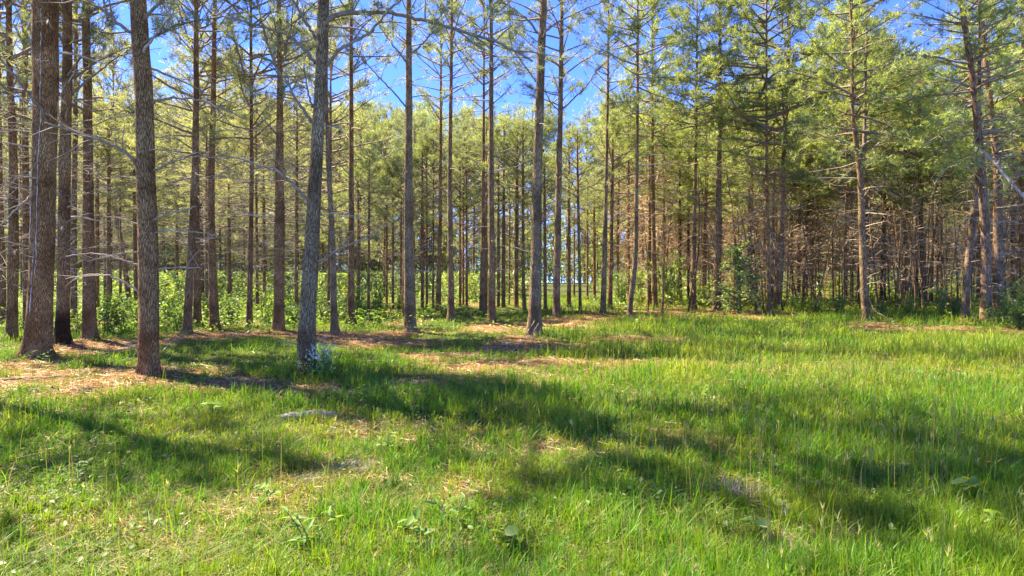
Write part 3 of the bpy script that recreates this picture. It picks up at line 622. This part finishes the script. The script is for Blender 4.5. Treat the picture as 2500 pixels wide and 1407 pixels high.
GR, YE, TAN, OL = np.array((.105, .245, .012)), np.array((.29, .36, .020)), np.array((.42, .325, .14)), np.array((.19, .215, .022))
x, y = sample(520000, 2.5, 40, 1.45, r)
# clumps: pull half the blades towards tuft centres
tcx, tcy = np.round(x/.22)*.22, np.round(y/.22)*.22
jx = vnoise(tcx*31.7, tcy*17.3, 61)-.5; jy = vnoise(tcx*13.1, tcy*29.9, 62)-.5
pull = (r.random(len(x)) < .55)*r.uniform(.35, .95, len(x))
x = x+(tcx+jx*.2-x)*pull; y = y+(tcy+jy*.2-y)*pull
s, th, lu = straw_m(x, y), thatch_m(x, y), lush_m(x, y)
keep = r.random(len(x)) < np.clip(1.06-.93*s*(.55+.7*fbm(x/.5, y/.5, 121)), .05, 1)*np.clip(1-.35*th, 0, 1)*(.35+.65*np.clip(fbm(x*1.9, y*1.9, 66)*2.2-.4, 0, 1))
x, y, s, th, lu = (q[keep] for q in (x, y, s, th, lu))
n = len(x); band = np.clip((y-8)/5, 0, 1)*np.clip((x-.5)/2, 0, 1)
L = (.085+.095*lu+.11*band)*r.uniform(.5, 1.5, n)*(.55+.9*fbm(x/.5, y/.5, 68))*(1-.5*s)*(1-.35*th)
w = (.0025+.00054*y)*r.uniform(.7, 1.3, n)
pn = np.clip(fbm(x/.9, y/.9, 71)*2.4-.75+.55*th-.45*lu+.15*r.normal(size=n)+np.where(x < 0, -.07, 0)+.35*band, 0, 1)
col = GR*(1-pn[:, None])+YE*pn[:, None]
q = r.random(n); tanp = .05+.14*np.clip(fbm(x/1.1, y/1.1, 131)*4-1.9, 0, 1)+.34*th+.18*s
col = np.where((q < tanp)[:, None], TAN*r.uniform(.6, 1.15, (n, 1)), np.where((q > .86)[:, None], OL, col))*r.uniform(.72, 1.28, (n, 1))
lean = np.abs(r.normal(.5, .4, n))+.5*(q < tanp)
blades(mb, x, y, L, w, lean, col, r)
x, y = sample(85000, 2.5, 22, 1.4, r); k = r.random(len(x)) < np.clip(fbm(x/.7, y/.7, 101)*2-.35, .05, .9)*np.clip(1-straw_m(x, y), .1, 1); x, y = x[k], y[k]; n = len(x)
q = r.random((n, 1)); blades(mb, x, y, r.uniform(.06, .2, n), np.full(n, .0026)*r.uniform(.7, 1.4, n)+.0004*y, r.uniform(1.2, 2.6, n), np.where(q < .22, TAN*.8, np.where(q < .32, np.array((.30, .26, .18)), np.where(q < .6, GR*1.1, YE*.8)))*r.uniform(.6, 1.15, (n, 1)), r, .1)
# long flopping blades and upright seed stalks
x, y = sample(26000, 2.6, 16, 1.3, r); lu = lush_m(x, y); k = (r.random(len(x)) < .25+.75*lu)&(straw_m(x, y) < .4)&(fbm(x/.6, y/.6, 91) > .45); x, y = x[k], y[k]; n = len(x)
blades(mb, x, y, r.uniform(.16, .36, n), np.full(n, .0042)*r.uniform(.7, 1.3, n)+.0003*y, np.abs(r.normal(.6, .3, n)), (GR*1.15)*(1-(h := r.random((n, 1))*.6))+YE*h, r, .5)
x, y = sample(5200, 2.8, 19, .9, r); k = (r.random(len(x)) < np.clip(.25+.3*x, .1, 1))&(straw_m(x, y) < .5)&(fbm(x/1.1, y/1.1, 93) > .42); x, y = x[k], y[k]; n = len(x)
blades(mb, x, y, r.uniform(.3, .62, n), np.full(n, .003)+.0003*y, np.abs(r.normal(.1, .1, n)), np.where(r.random((n, 1)) < .3, TAN*.8, YE*.8), r)
hd = np.stack([x, y, terr(x, y)+r.uniform(.26, .42, n)], 1); k = r.random(n) < .35; hd = hd[k]
tufts(mb, hd, np.tile([0, 0, 1.], (len(hd), 1))+r.normal(0, .15, (len(hd), 3)), 7, .05, .006, 0, np.array([(.40, .38, .14)])*r.uniform(.7, 1.2, (len(hd), 1)), r, .35)
tag(link('grass', mb.mesh('grass', [M_grass])), 'bright spring grass with dry tan blades covering the clearing', 'grass', kind='stuff')
# fallen needles
mb = MB(); x, y = sample(230000, 3, 36, 1.5, r); s = np.maximum(straw_m(x, y), .4*thatch_m(x, y)); k = r.random(len(x)) < s*.9+.05; x, y = x[k], y[k]; n = len(x)
az = r.uniform(0, 6.28, n); ln = r.uniform(.07, .17, n)*(1+.03*y); z = terr(x, y)+r.uniform(.004, .035, n); tl = r.normal(0, .16, n); w = (.0013+.00034*y)
dx = np.stack([np.cos(az), np.sin(az), tl], 1)*ln[:, None]; sx = np.stack([-np.sin(az), np.cos(az), 0*az+.5*r.normal(size=n)], 1)*(w)[:, None]
p = np.stack([x, y, z], 1); v = np.stack([p-dx/2-sx, p-dx/2+sx, p+dx/2+sx*.5, p+dx/2-sx*.5], 1).reshape(-1, 3); v[:, 2] = np.maximum(v[:, 2], terr(v[:, 0], v[:, 1])+.003)
pal = np.array([(.44, .21, .08), (.54, .32, .14), (.64, .46, .25), (.27, .12, .045), (.48, .25, .10)])
mb.add(v, np.arange(n*4).reshape(-1, 4), 0, np.repeat(pal[r.integers(0, 5, n)]*r.uniform(.75, 1.15, (n, 1)), 4, 0))
tag(link('needle_litter', mb.mesh('needle_litter', [M_straw])), 'red brown pine needles lying under the trees', 'needle litter', kind='stuff')
# low leafy ground cover along the wood's edge
mb = MB(); x, y = sample(19000, 17, 75, .9, r); ff = forest_floor(x, y+1.); k = (r.random(len(x)) < ff*np.where(x < 0, .8, .7)*np.where((x > -.2*y)&(x < .12*y), .45, 1)*np.clip(fbm(x/2, y/2, 97)*3-.9, 0, 1)); x, y = x[k], y[k]
x2, y2 = sample(3400, 2.9, 20, 1.3, r); k = (r.random(len(x2)) < np.where(x2 < 1, .6, .35)*(fbm(x2/.8, y2/.8, 98) > .5)); x = np.append(x, x2[k]); y = np.append(y, y2[k]); n = len(x); m_ = 9
hh = np.where(y > 17, r.uniform(.1, .5, n)*np.where((y > 24)&(x < 0), 1.3, 1.), r.uniform(.05, .13, n)); rad_ = np.where(y > 17, .28, .09); ll = np.where(y > 17, .085+.0015*y, .045)
c0 = np.stack([x, y, terr(x, y)], 1)[:, None]+np.concatenate([r.normal(0, 1, (n, m_, 2))*rad_[:, None, None], (hh[:, None]*r.uniform(.2, 1.1, (n, m_)))[..., None]], 2)
c0 = c0.reshape(-1, 3); q = len(c0); dd = np.stack([r.normal(size=q), r.normal(size=q), r.normal(0, .3, q)], 1); up = np.stack([r.normal(0, .4, q), r.normal(0, .4, q), np.ones(q)], 1)
ll = np.repeat(ll, m_)*r.uniform(.6, 1.3, q); leaves(mb, c0, dd, up, ll, ll*.62, 0, jitcol((.19, .28, .05), q, r, .15, .45)*np.where(np.repeat(y, m_)[:, None] > 17, 1., .6))
tag(link('undergrowth', mb.mesh('undergrowth', [M_leaf])), 'low leafy ground cover along the edge of the wood', 'undergrowth', kind='stuff')

# ------------------------------------------------------------------ shrubs, saplings, weeds
M_stem = plain('green_stem', (.10, .12, .04), (.2, .2, .08), 12)
def shrub_meshes(seed, h=1., rad=.6, nst=9, nlf=700, lf=.075, base=(.2, .29, .05), conical=False, asp=.55):
    r = np.random.default_rng(seed); w = MB(); lfm = MB(); C0 = []; D = []
    for k in range(nst):
        if conical:
            z = h*(.05+.9*k/nst); az = r.uniform(0, 6.28); p0 = (0, 0, z); dr = (math.cos(az), math.sin(az), .45); L = rad*1.15*(1-z/h)+.1
        else:
            az = r.uniform(0, 6.28); p0 = (r.normal(0, rad*.15), r.normal(0, rad*.15), -.03); a = r.uniform(.1, .8)*rad/h; dr = (math.cos(az)*a, math.sin(az)*a, 1); L = h*r.uniform(.6, 1.08)
        p = curve(p0, dr, L, 7, r, .1, .14); tube(w, p, np.linspace(.012, .003, 8)*(1.0), 4, 0)
        for q in range(max(3, nlf//(nst*6))):
            i = r.integers(1, 7); dd = nrm(nrm(p[i+1]-p[i])*.5+r.normal(0, .8, 3)); tw = curve(p[i], dd, r.uniform(.08, .32)*rad*1.4, 3, r, .1, .2)
            tube(w, tw, [.004, .004, .003, .002], 3, 0, cap=False)
            for g in range(6): C0.append(tw[r.integers(1, 4)]+r.normal(0, .02, 3)); D.append(nrm(tw[-1]-tw[0])+r.normal(0, .6, 3))
    if conical: tube(w, curve((0, 0, -.05), (0, 0, 1), h, 6, r, 0, .04), np.linspace(.03, .005, 7), 6, 0)
    C0 = np.array(C0); D = np.array(D); n = len(C0); up = np.stack([r.normal(0, .5, n), r.normal(0, .5, n), np.ones(n)], 1); l = lf*r.uniform(.6, 1.25, n)
    leaves(lfm, C0, D, up, l, l*asp, 0, jitcol(base, n, r, .12, .3))
    return w.mesh('stem', [M_stem]), lfm.mesh('foliage', [M_leaf])
SV = [shrub_meshes(300, 1., .65), shrub_meshes(301, 1., .55, 12, 900, .06, (.17, .26, .05)), shrub_meshes(302, 1., .42, 6, 330, .08, (.25, .33, .06)), shrub_meshes(303, 1., .7, 10, 700, .065, (.10, .18, .035)),
      shrub_meshes(304, 1., .36, 40, 1300, .05, (.34, .43, .12), True, .35), shrub_meshes(305, 1., .5, 7, 360, .08, (.27, .34, .07))]
SH = [(20, 812, .8, 2, 'pale leafy shrub at the left edge, before the photo-edge pine'), (110, 800, 1.0, 0, 'bright shrub half behind the thick resin-streaked pine'), (188, 815, .8, 5, 'low yellow green shrub between burnt-foot pine and dark straight pine'),
 (262, 815, 1.15, 0, 'leafy bright shrub right beside the dark straight pine'), (300, 808, 1.25, 5, 'broad sunlit shrub left of the front reddish pine'), (335, 792, 1.0, 1, 'fine-leaved shrub touching the front reddish pine from behind'), (410, 790, 1.3, 2, 'airy sunlit shrub right of the front reddish pine'),
 (432, 806, .8, 0, 'low rounded shrub left of the two crossing pines'), (500, 780, 1.1, 5, 'pale shrub glimpsed between the crossing pines and tapering pine'), (562, 788, 1.2, 1, 'dense green shrub right of the tapering brown pine'), (655, 796, 1.2, 0, 'full leafy shrub left of the fork-topped pine'), (705, 790, 1.0, 3, 'dark green shrub right of the fork-topped pine'), (724, 776, 1.5, 1, 'upright shrub behind the slim pine left of the flowering bush'),
 (790, 790, 1.0, 5, 'pale shrub between the flowering-bush pine and the crooked pine'), (838, 782, 1.1, 1, 'small leaved shrub right of the crooked pine'), (884, 772, 1.3, 2, 'tall sapling shrub right of the slim pine against sky'), (918, 770, 1.7, 2, 'tallest airy sapling left of the central pine'),
 (975, 770, .9, 0, 'leafy shrub touching the left of the central pine'), (1160, 738, 2.2, 5, 'pale far shrub in the bright gap by three thin pines'), (1520, 748, 2.0, 1, 'tall shrub behind the pine with a bowed foot'),
 (1565, 750, 2.4, 2, 'tall leafy sapling right of the bowed-foot pine'), (1628, 752, 2.6, 0, 'big leafy sapling left of the dark shaded pine'), (1645, 748, 2.9, 2, 'tallest leafy sapling right behind the dark shaded pine'), (1712, 752, 1.2, 1, 'shrub at the foot of the brown twiggy pine'), (1730, 748, 1.5, 5, 'pale shrub left of the scaly grey pine'),
 (1850, 752, 1.2, 3, 'dark bush right at the foot of the evergreen sapling'), (1770, 756, 1.3, 0, 'bright shrub left at the foot of the evergreen sapling'), (1940, 762, .7, 0, 'low bright shrub right of the leaning grey pine'), (1995, 765, .8, 5, 'low sunlit shrub at the front of the brown thicket'), (2050, 768, .8, 0, 'low leafy shrub left of the forked pine'), 
 (2155, 772, .7, 1, 'low shrub in front of the dark stout thicket pine'), (2215, 770, .8, 0, 'low shrub between the dark stout and the twisted pine'), (2295, 768, 1.3, 2, 'leggy shrub right of the twisted red-barked pine'), (2330, 775, 1.0, 3, 'dark shrub left of the pale-footed pine'),
 (2440, 800, 1.3, 3, 'dark green bush right of the big right-hand pine'), (2485, 806, 1.5, 3, 'dark green bush at the right edge of the photo'), (2500, 780, 2.0, 1, 'taller bush behind the dark bush at right edge')]
def place_plant(name, cat, meshes, loc, sc, label, group, rz=0):
    e = bpy.data.objects.new(name, None); COL.objects.link(e); e.location = loc; e.scale = (sc if np.isscalar(sc) else 1,)*3 if np.isscalar(sc) else sc; e.rotation_euler = (0, 0, rz); tag(e, label, cat, group)
    for nm, me in zip(('stem', 'foliage', 'blossom'), meshes): link(nm, me, e)
    return e
for u, v, h, k, lab in SH: place_plant('shrub', 'shrub', SV[k], gpt(u, v), (min(h, 1.15)*(.9+.1*h), min(h, 1.15)*(.9+.1*h), h), lab, 'shrubs under the pines', R.uniform(0, 6))
place_plant('evergreen_sapling', 'sapling', SV[4], gpt(1806, 768), (2.9, 2.9, 2.6), 'cone-shaped bushy evergreen sapling right of the scaly grey pine', 'saplings')
# flowering bush
w_, l_ = shrub_meshes(320, .5, .33, 16, 1000, .055, (.44, .50, .15), False, .4); r = np.random.default_rng(77); fl = MB(); n = 150
hz = np.array([(-.10, -.02, .43), (.06, -.03, .48), (-.16, .0, .36), (.20, 0, .46), (-.04, -.1, .30), (.12, -.1, .40)]); c0 = hz[r.integers(0, 6, n)]+r.normal(0, .045, (n, 3))
dd = r.normal(0, 1, (n, 3)); leaves(fl, c0, dd, np.array([[0, -.5, 1.]])+r.normal(0, .3, (n, 3)), r.uniform(.02, .04, n), r.uniform(.016, .028, n), 0, jitcol((.80, .82, .66), n, r, .04, .2))
x, y, z = gpt(782, 922)
place_plant('flowering_bush', 'bush', (w_, l_, fl.mesh('blossom', [M_petal])), (x, y, z), 1., 'small bush with pale white blossoms at the foot of a front pine', None)
def weed_meshes(seed, nl, lf, h, base, asp=.45, flat=.3):
    r = np.random.default_rng(seed); w = MB(); lm = MB(); C0 = []; D = []; 
    for k in range(max(2, nl//7)):
        p = curve((r.normal(0, .02), r.normal(0, .02), 0), (r.normal(0, .35), r.normal(0, .35), 1), h*r.uniform(.7, 1.1), 5, r, .2, .12); tube(w, p, np.linspace(.004, .002, 6), 4, 0)
        for q in range(7):
            s = .25+.75*q/6; i = min(int(s*5), 4); b = p[i]+(p[i+1]-p[i])*(s*5-i); az = q*2.4+r.normal(0, .3); C0.append(b); D.append((math.cos(az), math.sin(az), flat+r.normal(0, .2)))
    C0 = np.array(C0); D = np.array(D); n = len(C0); l = lf*r.uniform(.6, 1.15, n)
    leaves(lm, C0, D, np.array([[0, 0, 1.]])+r.normal(0, .25, (n, 3)), l, l*asp, 0, jitcol(base, n, r, .08, .2)); return w.mesh('stem', [M_stem]), lm.mesh('foliage', [M_leaf])
WV = [weed_meshes(400, 14, .10, .22, (.22, .33, .06)), weed_meshes(401, 21, .07, .2, (.24, .35, .06)), weed_meshes(402, 21, .10, .26, (.16, .27, .05), .25), weed_meshes(403, 10, .11, .16, (.28, .38, .07), .6)]
for u, v, s, k, lab in [(645, 1262, 1., 0, 'broad-leaved weed in sunny grass at lower left'), (1180, 1150, .9, 1, 'leafy weed at the middle of the grass'), (890, 985, 1., 1, 'weed clump behind the grey bark slab'), (765, 1002, .7, 3, 'round-leaved weed just above the grey bark slab'),
  (950, 1110, 1.1, 1, 'weed on the bare straw patch, left of the middle weed'), (1120, 1330, 1.1, 2, 'narrow-leaved dark weed near the bottom, left of centre'), (1010, 1390, 1.2, 0, 'broad-leaved weed at the bottom edge beside the straw patch'), (740, 1380, 1.2, 2, 'dark bushy weed at the bottom edge under the sunny weed'),
  (1230, 1385, 1., 3, 'pale leafy weed at the bottom edge, right of the narrow-leaved weed'), (2180, 1190, 1., 0, 'sprawling weed in the shaded grass at right'), (2380, 1245, 1.1, 3, 'large-leaved pale weed at the far right'), (2430, 1345, 1.1, 0, 'leafy weed in the lower right corner'),
  (1850, 1350, .9, 3, 'single-stem round-leaved weed near the bottom right'), (1730, 990, 1.1, 1, 'light green weed in the shaded grass right of centre'), (100, 900, 1.3, 2, 'leafy weed at the foot of the thick resin-streaked pine'), (190, 1180, 1., 1, 'weed in the tall grass at left'), (930, 905, 1., 0, 'weed in straw right of the flowering bush'), (520, 1010, .9, 3, 'pale weed at the border of grass and straw, left')]:
    place_plant('weed', 'weed', WV[k], gpt(u, v), s, lab, 'weeds in the grass', R.uniform(0, 6))
# tan dead-grass tufts
def dead_tuft(seed, n=340):
    r = np.random.default_rng(seed); mb = MB(); c = np.stack([r.normal(0, .08, n), r.normal(0, .06, n), np.zeros(n)], 1); a = r.uniform(0, 6.28, n)
    d = np.stack([np.cos(a), np.sin(a), r.uniform(.05, .9, n)], 1); tufts(mb, c, d, 1, .18, .006, 0, np.array([(.42, .36, .28)])*r.uniform(.5, 1.2, (n, 1)), r, .2); return mb.mesh('dead_grass_tuft', [M_straw])
DT = dead_tuft(500)
for u, v, s, lab in [(860, 1160, 1.1, 'grey dried grass tuft on the straw patch left of the middle weed'), (1800, 1225, 1.2, 'grey dried grass tuft in the shaded grass at right'), (760, 1195, .9, 'small dried grass tuft above the sunny broad-leaved weed'), (1060, 1385, 1., 'dried grass tuft at the bottom edge, left of centre'), (2260, 1230, 1., 'dried grass tuft beside the sprawling weed'), (1900, 1375, 1., 'dried grass tuft near the bottom right edge')]:
    o = link('dead_grass_tuft', DT, None, gpt(u, v), (0, 0, R.uniform(0, 6)), s); tag(o, lab, 'grass tuft', 'dried grass tufts')
# ------------------------------------------------------------------ fallen wood
def stick(pts, r0, r1, label, name='fallen_stick', seed=0, twigs=0, mat=None):
    r = np.random.default_rng(seed); P = []
    for u, v, h in pts: x, y, z = gpt(u, v); P.append((x, y, z+h))
    P = np.array(P); t = np.linspace(0, len(P)-1, len(P)*4); Q = np.stack([np.interp(t, np.arange(len(P)), P[:, k]) for k in range(3)], 1); Q += r.normal(0, .006, Q.shape)
    mb = MB(); o0 = Q[0].copy(); tube(mb, Q-o0, np.linspace(r0, r1, len(Q)), 6, 0)
    for q in range(twigs): i = r.integers(2, len(Q)-1); s = curve(Q[i]-o0, nrm(Q[i]-Q[i-1])+r.normal(0, .5, 3)*np.array([1, 1, .3]), r.uniform(.2, .5), 4, r, .1, .2); tube(mb, s, np.linspace(r1, .002, 5), 4, 0)
    tag(link(name, mb.mesh(name, [mat or M_dead], True), None, tuple(o0)), label, 'stick', 'fallen sticks')
M_grey = plain('grey_wood', (.13, .11, .085), (.38, .34, .28), 60)
def lean_stick(x0, key, z1, off, lab, seed):
    e, ax, loc, d = TREES[key]; x, y, z = x0; r = np.random.default_rng(seed); a = np.array([x, y, z+.02]); ax_ = ax(z1); b = np.array(loc)+np.array([ax_[0]+off, ax_[1]-ax_[2]-.03, z1])
    t = np.linspace(0, 1, 12)[:, None]; Q = a+(b-a)*t; Q[:, 2] -= .08*np.sin(t[:, 0]*3.14); Q += r.normal(0, .006, Q.shape); mb = MB(); tube(mb, Q-a, np.linspace(.011, .005, 12), 6, 0); tag(link('fallen_stick', mb.mesh('fallen_stick', [M_dead], True), None, tuple(a)), lab, 'stick', 'fallen sticks')
lean_stick(gpt(1248, 862), 'hero35', .42, -.02, 'longer pale twig leaning on the foot of the broken-bark pine', 1)
lean_stick(gpt(1262, 850), 'hero35', .36, .10, 'shorter pale twig leaning on the foot of the broken-bark pine', 2)
stick([(392, 866, .02), (420, 848, .12), (472, 832, .22)], .012, .006, 'pale forked stick rising from the ground right of the front reddish pine', seed=3)
stick([(230, 872, .03), (290, 858, .03), (345, 852, .05)], .022, .012, 'dark fallen branch on the needles left of the front reddish pine', seed=4, twigs=2, mat=M_limb)
stick([(0, 935, .03), (70, 928, .03), (150, 926, .03)], .018, .01, 'fallen branch lying on the straw at the left edge', seed=5, twigs=2, mat=M_limb)
stick([(870, 962, .03), (950, 948, .03), (1020, 940, .03)], .022, .012, 'pale fallen branch right of the flowering bush', seed=6, twigs=2)
stick([(880, 882, .03), (920, 880, .03), (975, 880, .03)], .02, .012, 'short grey stick on the ground beyond the flowering bush', seed=7)
stick([(2030, 762, .1), (2075, 772, .05), (2100, 778, .02)], .02, .01, 'dead branch on the ground left of the forked pine', seed=8, twigs=3)
stick([(1840, 768, .03), (1872, 756, .2), (1890, 745, .35)], .02, .01, 'dead branch propped beside the leaning grey pine', seed=9, twigs=3)
stick([(1940, 1222, .04), (1975, 1210, .05), (2010, 1200, .05)], .008, .004, 'thin dark twig in the shaded grass at right', seed=10, mat=M_limb)
stick([(130, 838, .05), (142, 822, .2), (148, 806, .34)], .012, .006, 'pale twig standing at the burnt pine foot', seed=12)
# weathered bark slab
x, y, z = gpt(752, 1022); z -= .025; n1_, n2_ = 60, 14; S, Tt = np.meshgrid(np.linspace(-1, 1, n1_), np.linspace(-1, 1, n2_)); wd = .085*np.sqrt(np.clip(1-S**2, 0, 1))**.7*(.75+.5*vnoise(S*4, S*0, 3))
bx = S*.34; by = Tt*wd+.05*S; bz = .05*(1-Tt**2)*np.clip(1.1-S**2, 0, 1)*(.4+.9*vnoise(S*9, Tt*6, 5))+.03*vnoise(S*5, Tt*12, 8); top = np.stack([bx, by, bz+.02], -1).reshape(-1, 3); bot = np.stack([bx, by, bz*0-.02], -1).reshape(-1, 3)
i = np.arange(n2_-1)[:, None]*n1_+np.arange(n1_-1)[None]; f = np.stack([i, i+1, i+n1_+1, i+n1_], -1).reshape(-1, 4); q = n1_*n2_
rim = np.concatenate([np.arange(n1_), np.arange(1, n2_)*n1_+n1_-1, (n2_-1)*n1_+np.arange(n1_-2, -1, -1), np.arange(n2_-2, 0, -1)*n1_]); rn = np.roll(rim, -1)
mb = MB(); mb.add(np.concatenate([top, bot]), [f, f[:, ::-1]+q, np.stack([rim, rim+q, rn+q, rn], 1)], 0)
tag(link('bark_slab', mb.mesh('bark_slab', [M_grey], True), None, (x, y, z), (0, 0, .12)), 'grey weathered slab of wood lying in the grass', 'wood')

# ------------------------------------------------------------------ distant wood: one mass beyond the countable trees
r = np.random.default_rng(900); mb = MB(); tc = []; td = []; cl = []
for k in range(640):
    y = r.uniform(92, 150); x = r.uniform(-1.15, 1.0)*y; z = float(terr(x, y)); h = r.uniform(8.5, 13); t = np.array([[x, y, z-.3], [x+r.normal(0, .15), y, z+h*.5], [x+r.normal(0, .3), y, z+h]]); tube(mb, t, [.12, .09, .02], 5, 0, np.array((.9, .85, .78))*r.uniform(.7, 1.2))
    n = 210; s = r.random(n)**.9; rr = 2.1*(1-s)**.7+.15; a = r.uniform(0, 6.28, n); q = np.sqrt(r.uniform(.1, 1, n))
    c0 = np.stack([x+np.cos(a)*rr*q, y+np.sin(a)*rr*q, z+h*(.10+.9*s)], 1); tc.append(c0); td.append(np.stack([np.cos(a), np.sin(a), r.uniform(-.2, 1, n)], 1)); cl.append(jitcol(SAGE if r.random() < .7 else FRESH, n, r, .1, .3))
for k in range(2300):
    y = r.uniform(42, 150)**1.0; x = r.uniform(-1.15, 1.0)*y; z = float(terr(x, y)); n = 26
    if (abs(x-.085*y) < 2.5+.01*y and y < 95) or (-.22*y < x < .14*y and y < 92 and r.random() < .6): continue
    c0 = np.stack([x+r.normal(0, .8, n), y+r.normal(0, .8, n), z+r.uniform(.1, 1.3 if y < 90 else 5., n)], 1); tc.append(c0); td.append(r.normal(0, 1, (n, 3))); cl.append(jitcol(np.array((.25, .32, .09))*r.uniform(.45, 1.15), n, r, .1, .35))
tufts(mb, np.concatenate(tc), np.concatenate(td), 6, .5, .10, 1, np.concatenate(cl), r, .8)
tag(link('distant_woodland', mb.mesh('distant_woodland', [M_barkfar, M_needle])), 'far-off pine wood closing the view behind the stand', 'woodland', kind='stuff')

# brown thicket of thin dead stems and twigs behind the right-hand trees
r = np.random.default_rng(950); mb = MB()
for k in range(300):
    y = 25.5+30*r.random()**1.3; x = y*r.uniform(.20, .86)
    if r.random() < .35*(x < .36*y): continue
    if np.min(np.hypot(hero_xy[:, 0]-x, hero_xy[:, 1]-y)) < .7: continue
    z = float(terr(x, y)); h = r.uniform(3.5, 6.8); p = curve((x, y, z-.1), (r.normal(0, .07), r.normal(0, .07), 1), h, 7, r, 0, .04); r0 = r.uniform(.022, .055)
    tube(mb, p, np.linspace(r0, .012, 8), 5, 1, np.array((1.1, .9, .65))*r.uniform(.7, 1.2))
    for q in range(16 if y < 40 else 10):
        i = r.integers(1, 7); s = r.random(); b0 = p[i]*(1-s)+p[min(i+1, 7)]*s; a = r.uniform(0, 6.28); L = r.uniform(.3, 1.3); c_ = curve(b0, (math.cos(a), math.sin(a), r.uniform(-.3, .5)), L, 4, r, .2*r.normal(), .22)
        w_ = .004+.00022*y; tube(mb, c_, np.linspace(w_*1.3, w_*.5, 5), 3, 0, cap=False)
        if r.random() < .6: j = r.integers(1, 4); tube(mb, curve(c_[j], nrm(c_[j]-c_[j-1])+r.normal(0, .6, 3), L*.45, 3, r, 0, .25), np.linspace(w_, w_*.4, 4), 3, 0, cap=False)
tag(link('thicket', mb.mesh('thicket', [M_deadbrown, M_barkfar])), 'brown thicket of thin dead stems and twigs behind the right-hand pines', 'thicket', kind='stuff')
# ------------------------------------------------------------------ light, sky, camera
SUN_AZ, SUN_EL = math.radians(-60), math.radians(52)
sd = Vector((math.sin(SUN_AZ)*math.cos(SUN_EL), math.cos(SUN_AZ)*math.cos(SUN_EL), math.sin(SUN_EL)))
sl = bpy.data.lights.new('sun', 'SUN'); sl.energy = 4.0; sl.angle = math.radians(.55); sl.color = (1, .915, .70)
so = bpy.data.objects.new('sun', sl); COL.objects.link(so); so.rotation_euler = (-sd).to_track_quat('-Z', 'Y').to_euler(); so.location = (-20, 20, 40)
wd_ = bpy.data.worlds.new('World'); C.world = wd_; wd_.use_nodes = True; nt = wd_.node_tree
bg = nt.nodes['Background']; sky = nt.nodes.new('ShaderNodeTexSky'); sky.sky_type = 'NISHITA'; sky.sun_disc = False
sky.sun_elevation = SUN_EL; sky.sun_rotation = SUN_AZ; sky.air_density = .5; sky.dust_density = 0; sky.ozone_density = 1.
hs = nt.nodes.new('ShaderNodeHueSaturation'); hs.inputs['Saturation'].default_value = 1.0; nt.links.new(mixc(nt, 1., sky.outputs[0], (.35, .50, 1.0), 'MULTIPLY'), hs.inputs['Color']); nt.links.new(hs.outputs[0], bg.inputs[0]); bg.inputs[1].default_value = .12
cam = bpy.data.cameras.new('camera'); co = bpy.data.objects.new('camera', cam); COL.objects.link(co)
co.location = (0, 0, H); co.rotation_euler = (math.pi/2, 0, 0); cam.sensor_width = 36; cam.lens = 36*F/2500; cam.clip_end = 2000; C.camera = co
C.view_settings.view_transform = 'Standard'; C.view_settings.look = 'None'; C.view_settings.gamma = 1; C.view_settings.exposure = 2.4
cy = C.cycles; cy.max_bounces = 8; cy.diffuse_bounces = 5; cy.transmission_bounces = 6; cy.glossy_bounces = 1; cy.use_denoising = True; cy.sample_clamp_indirect = 4
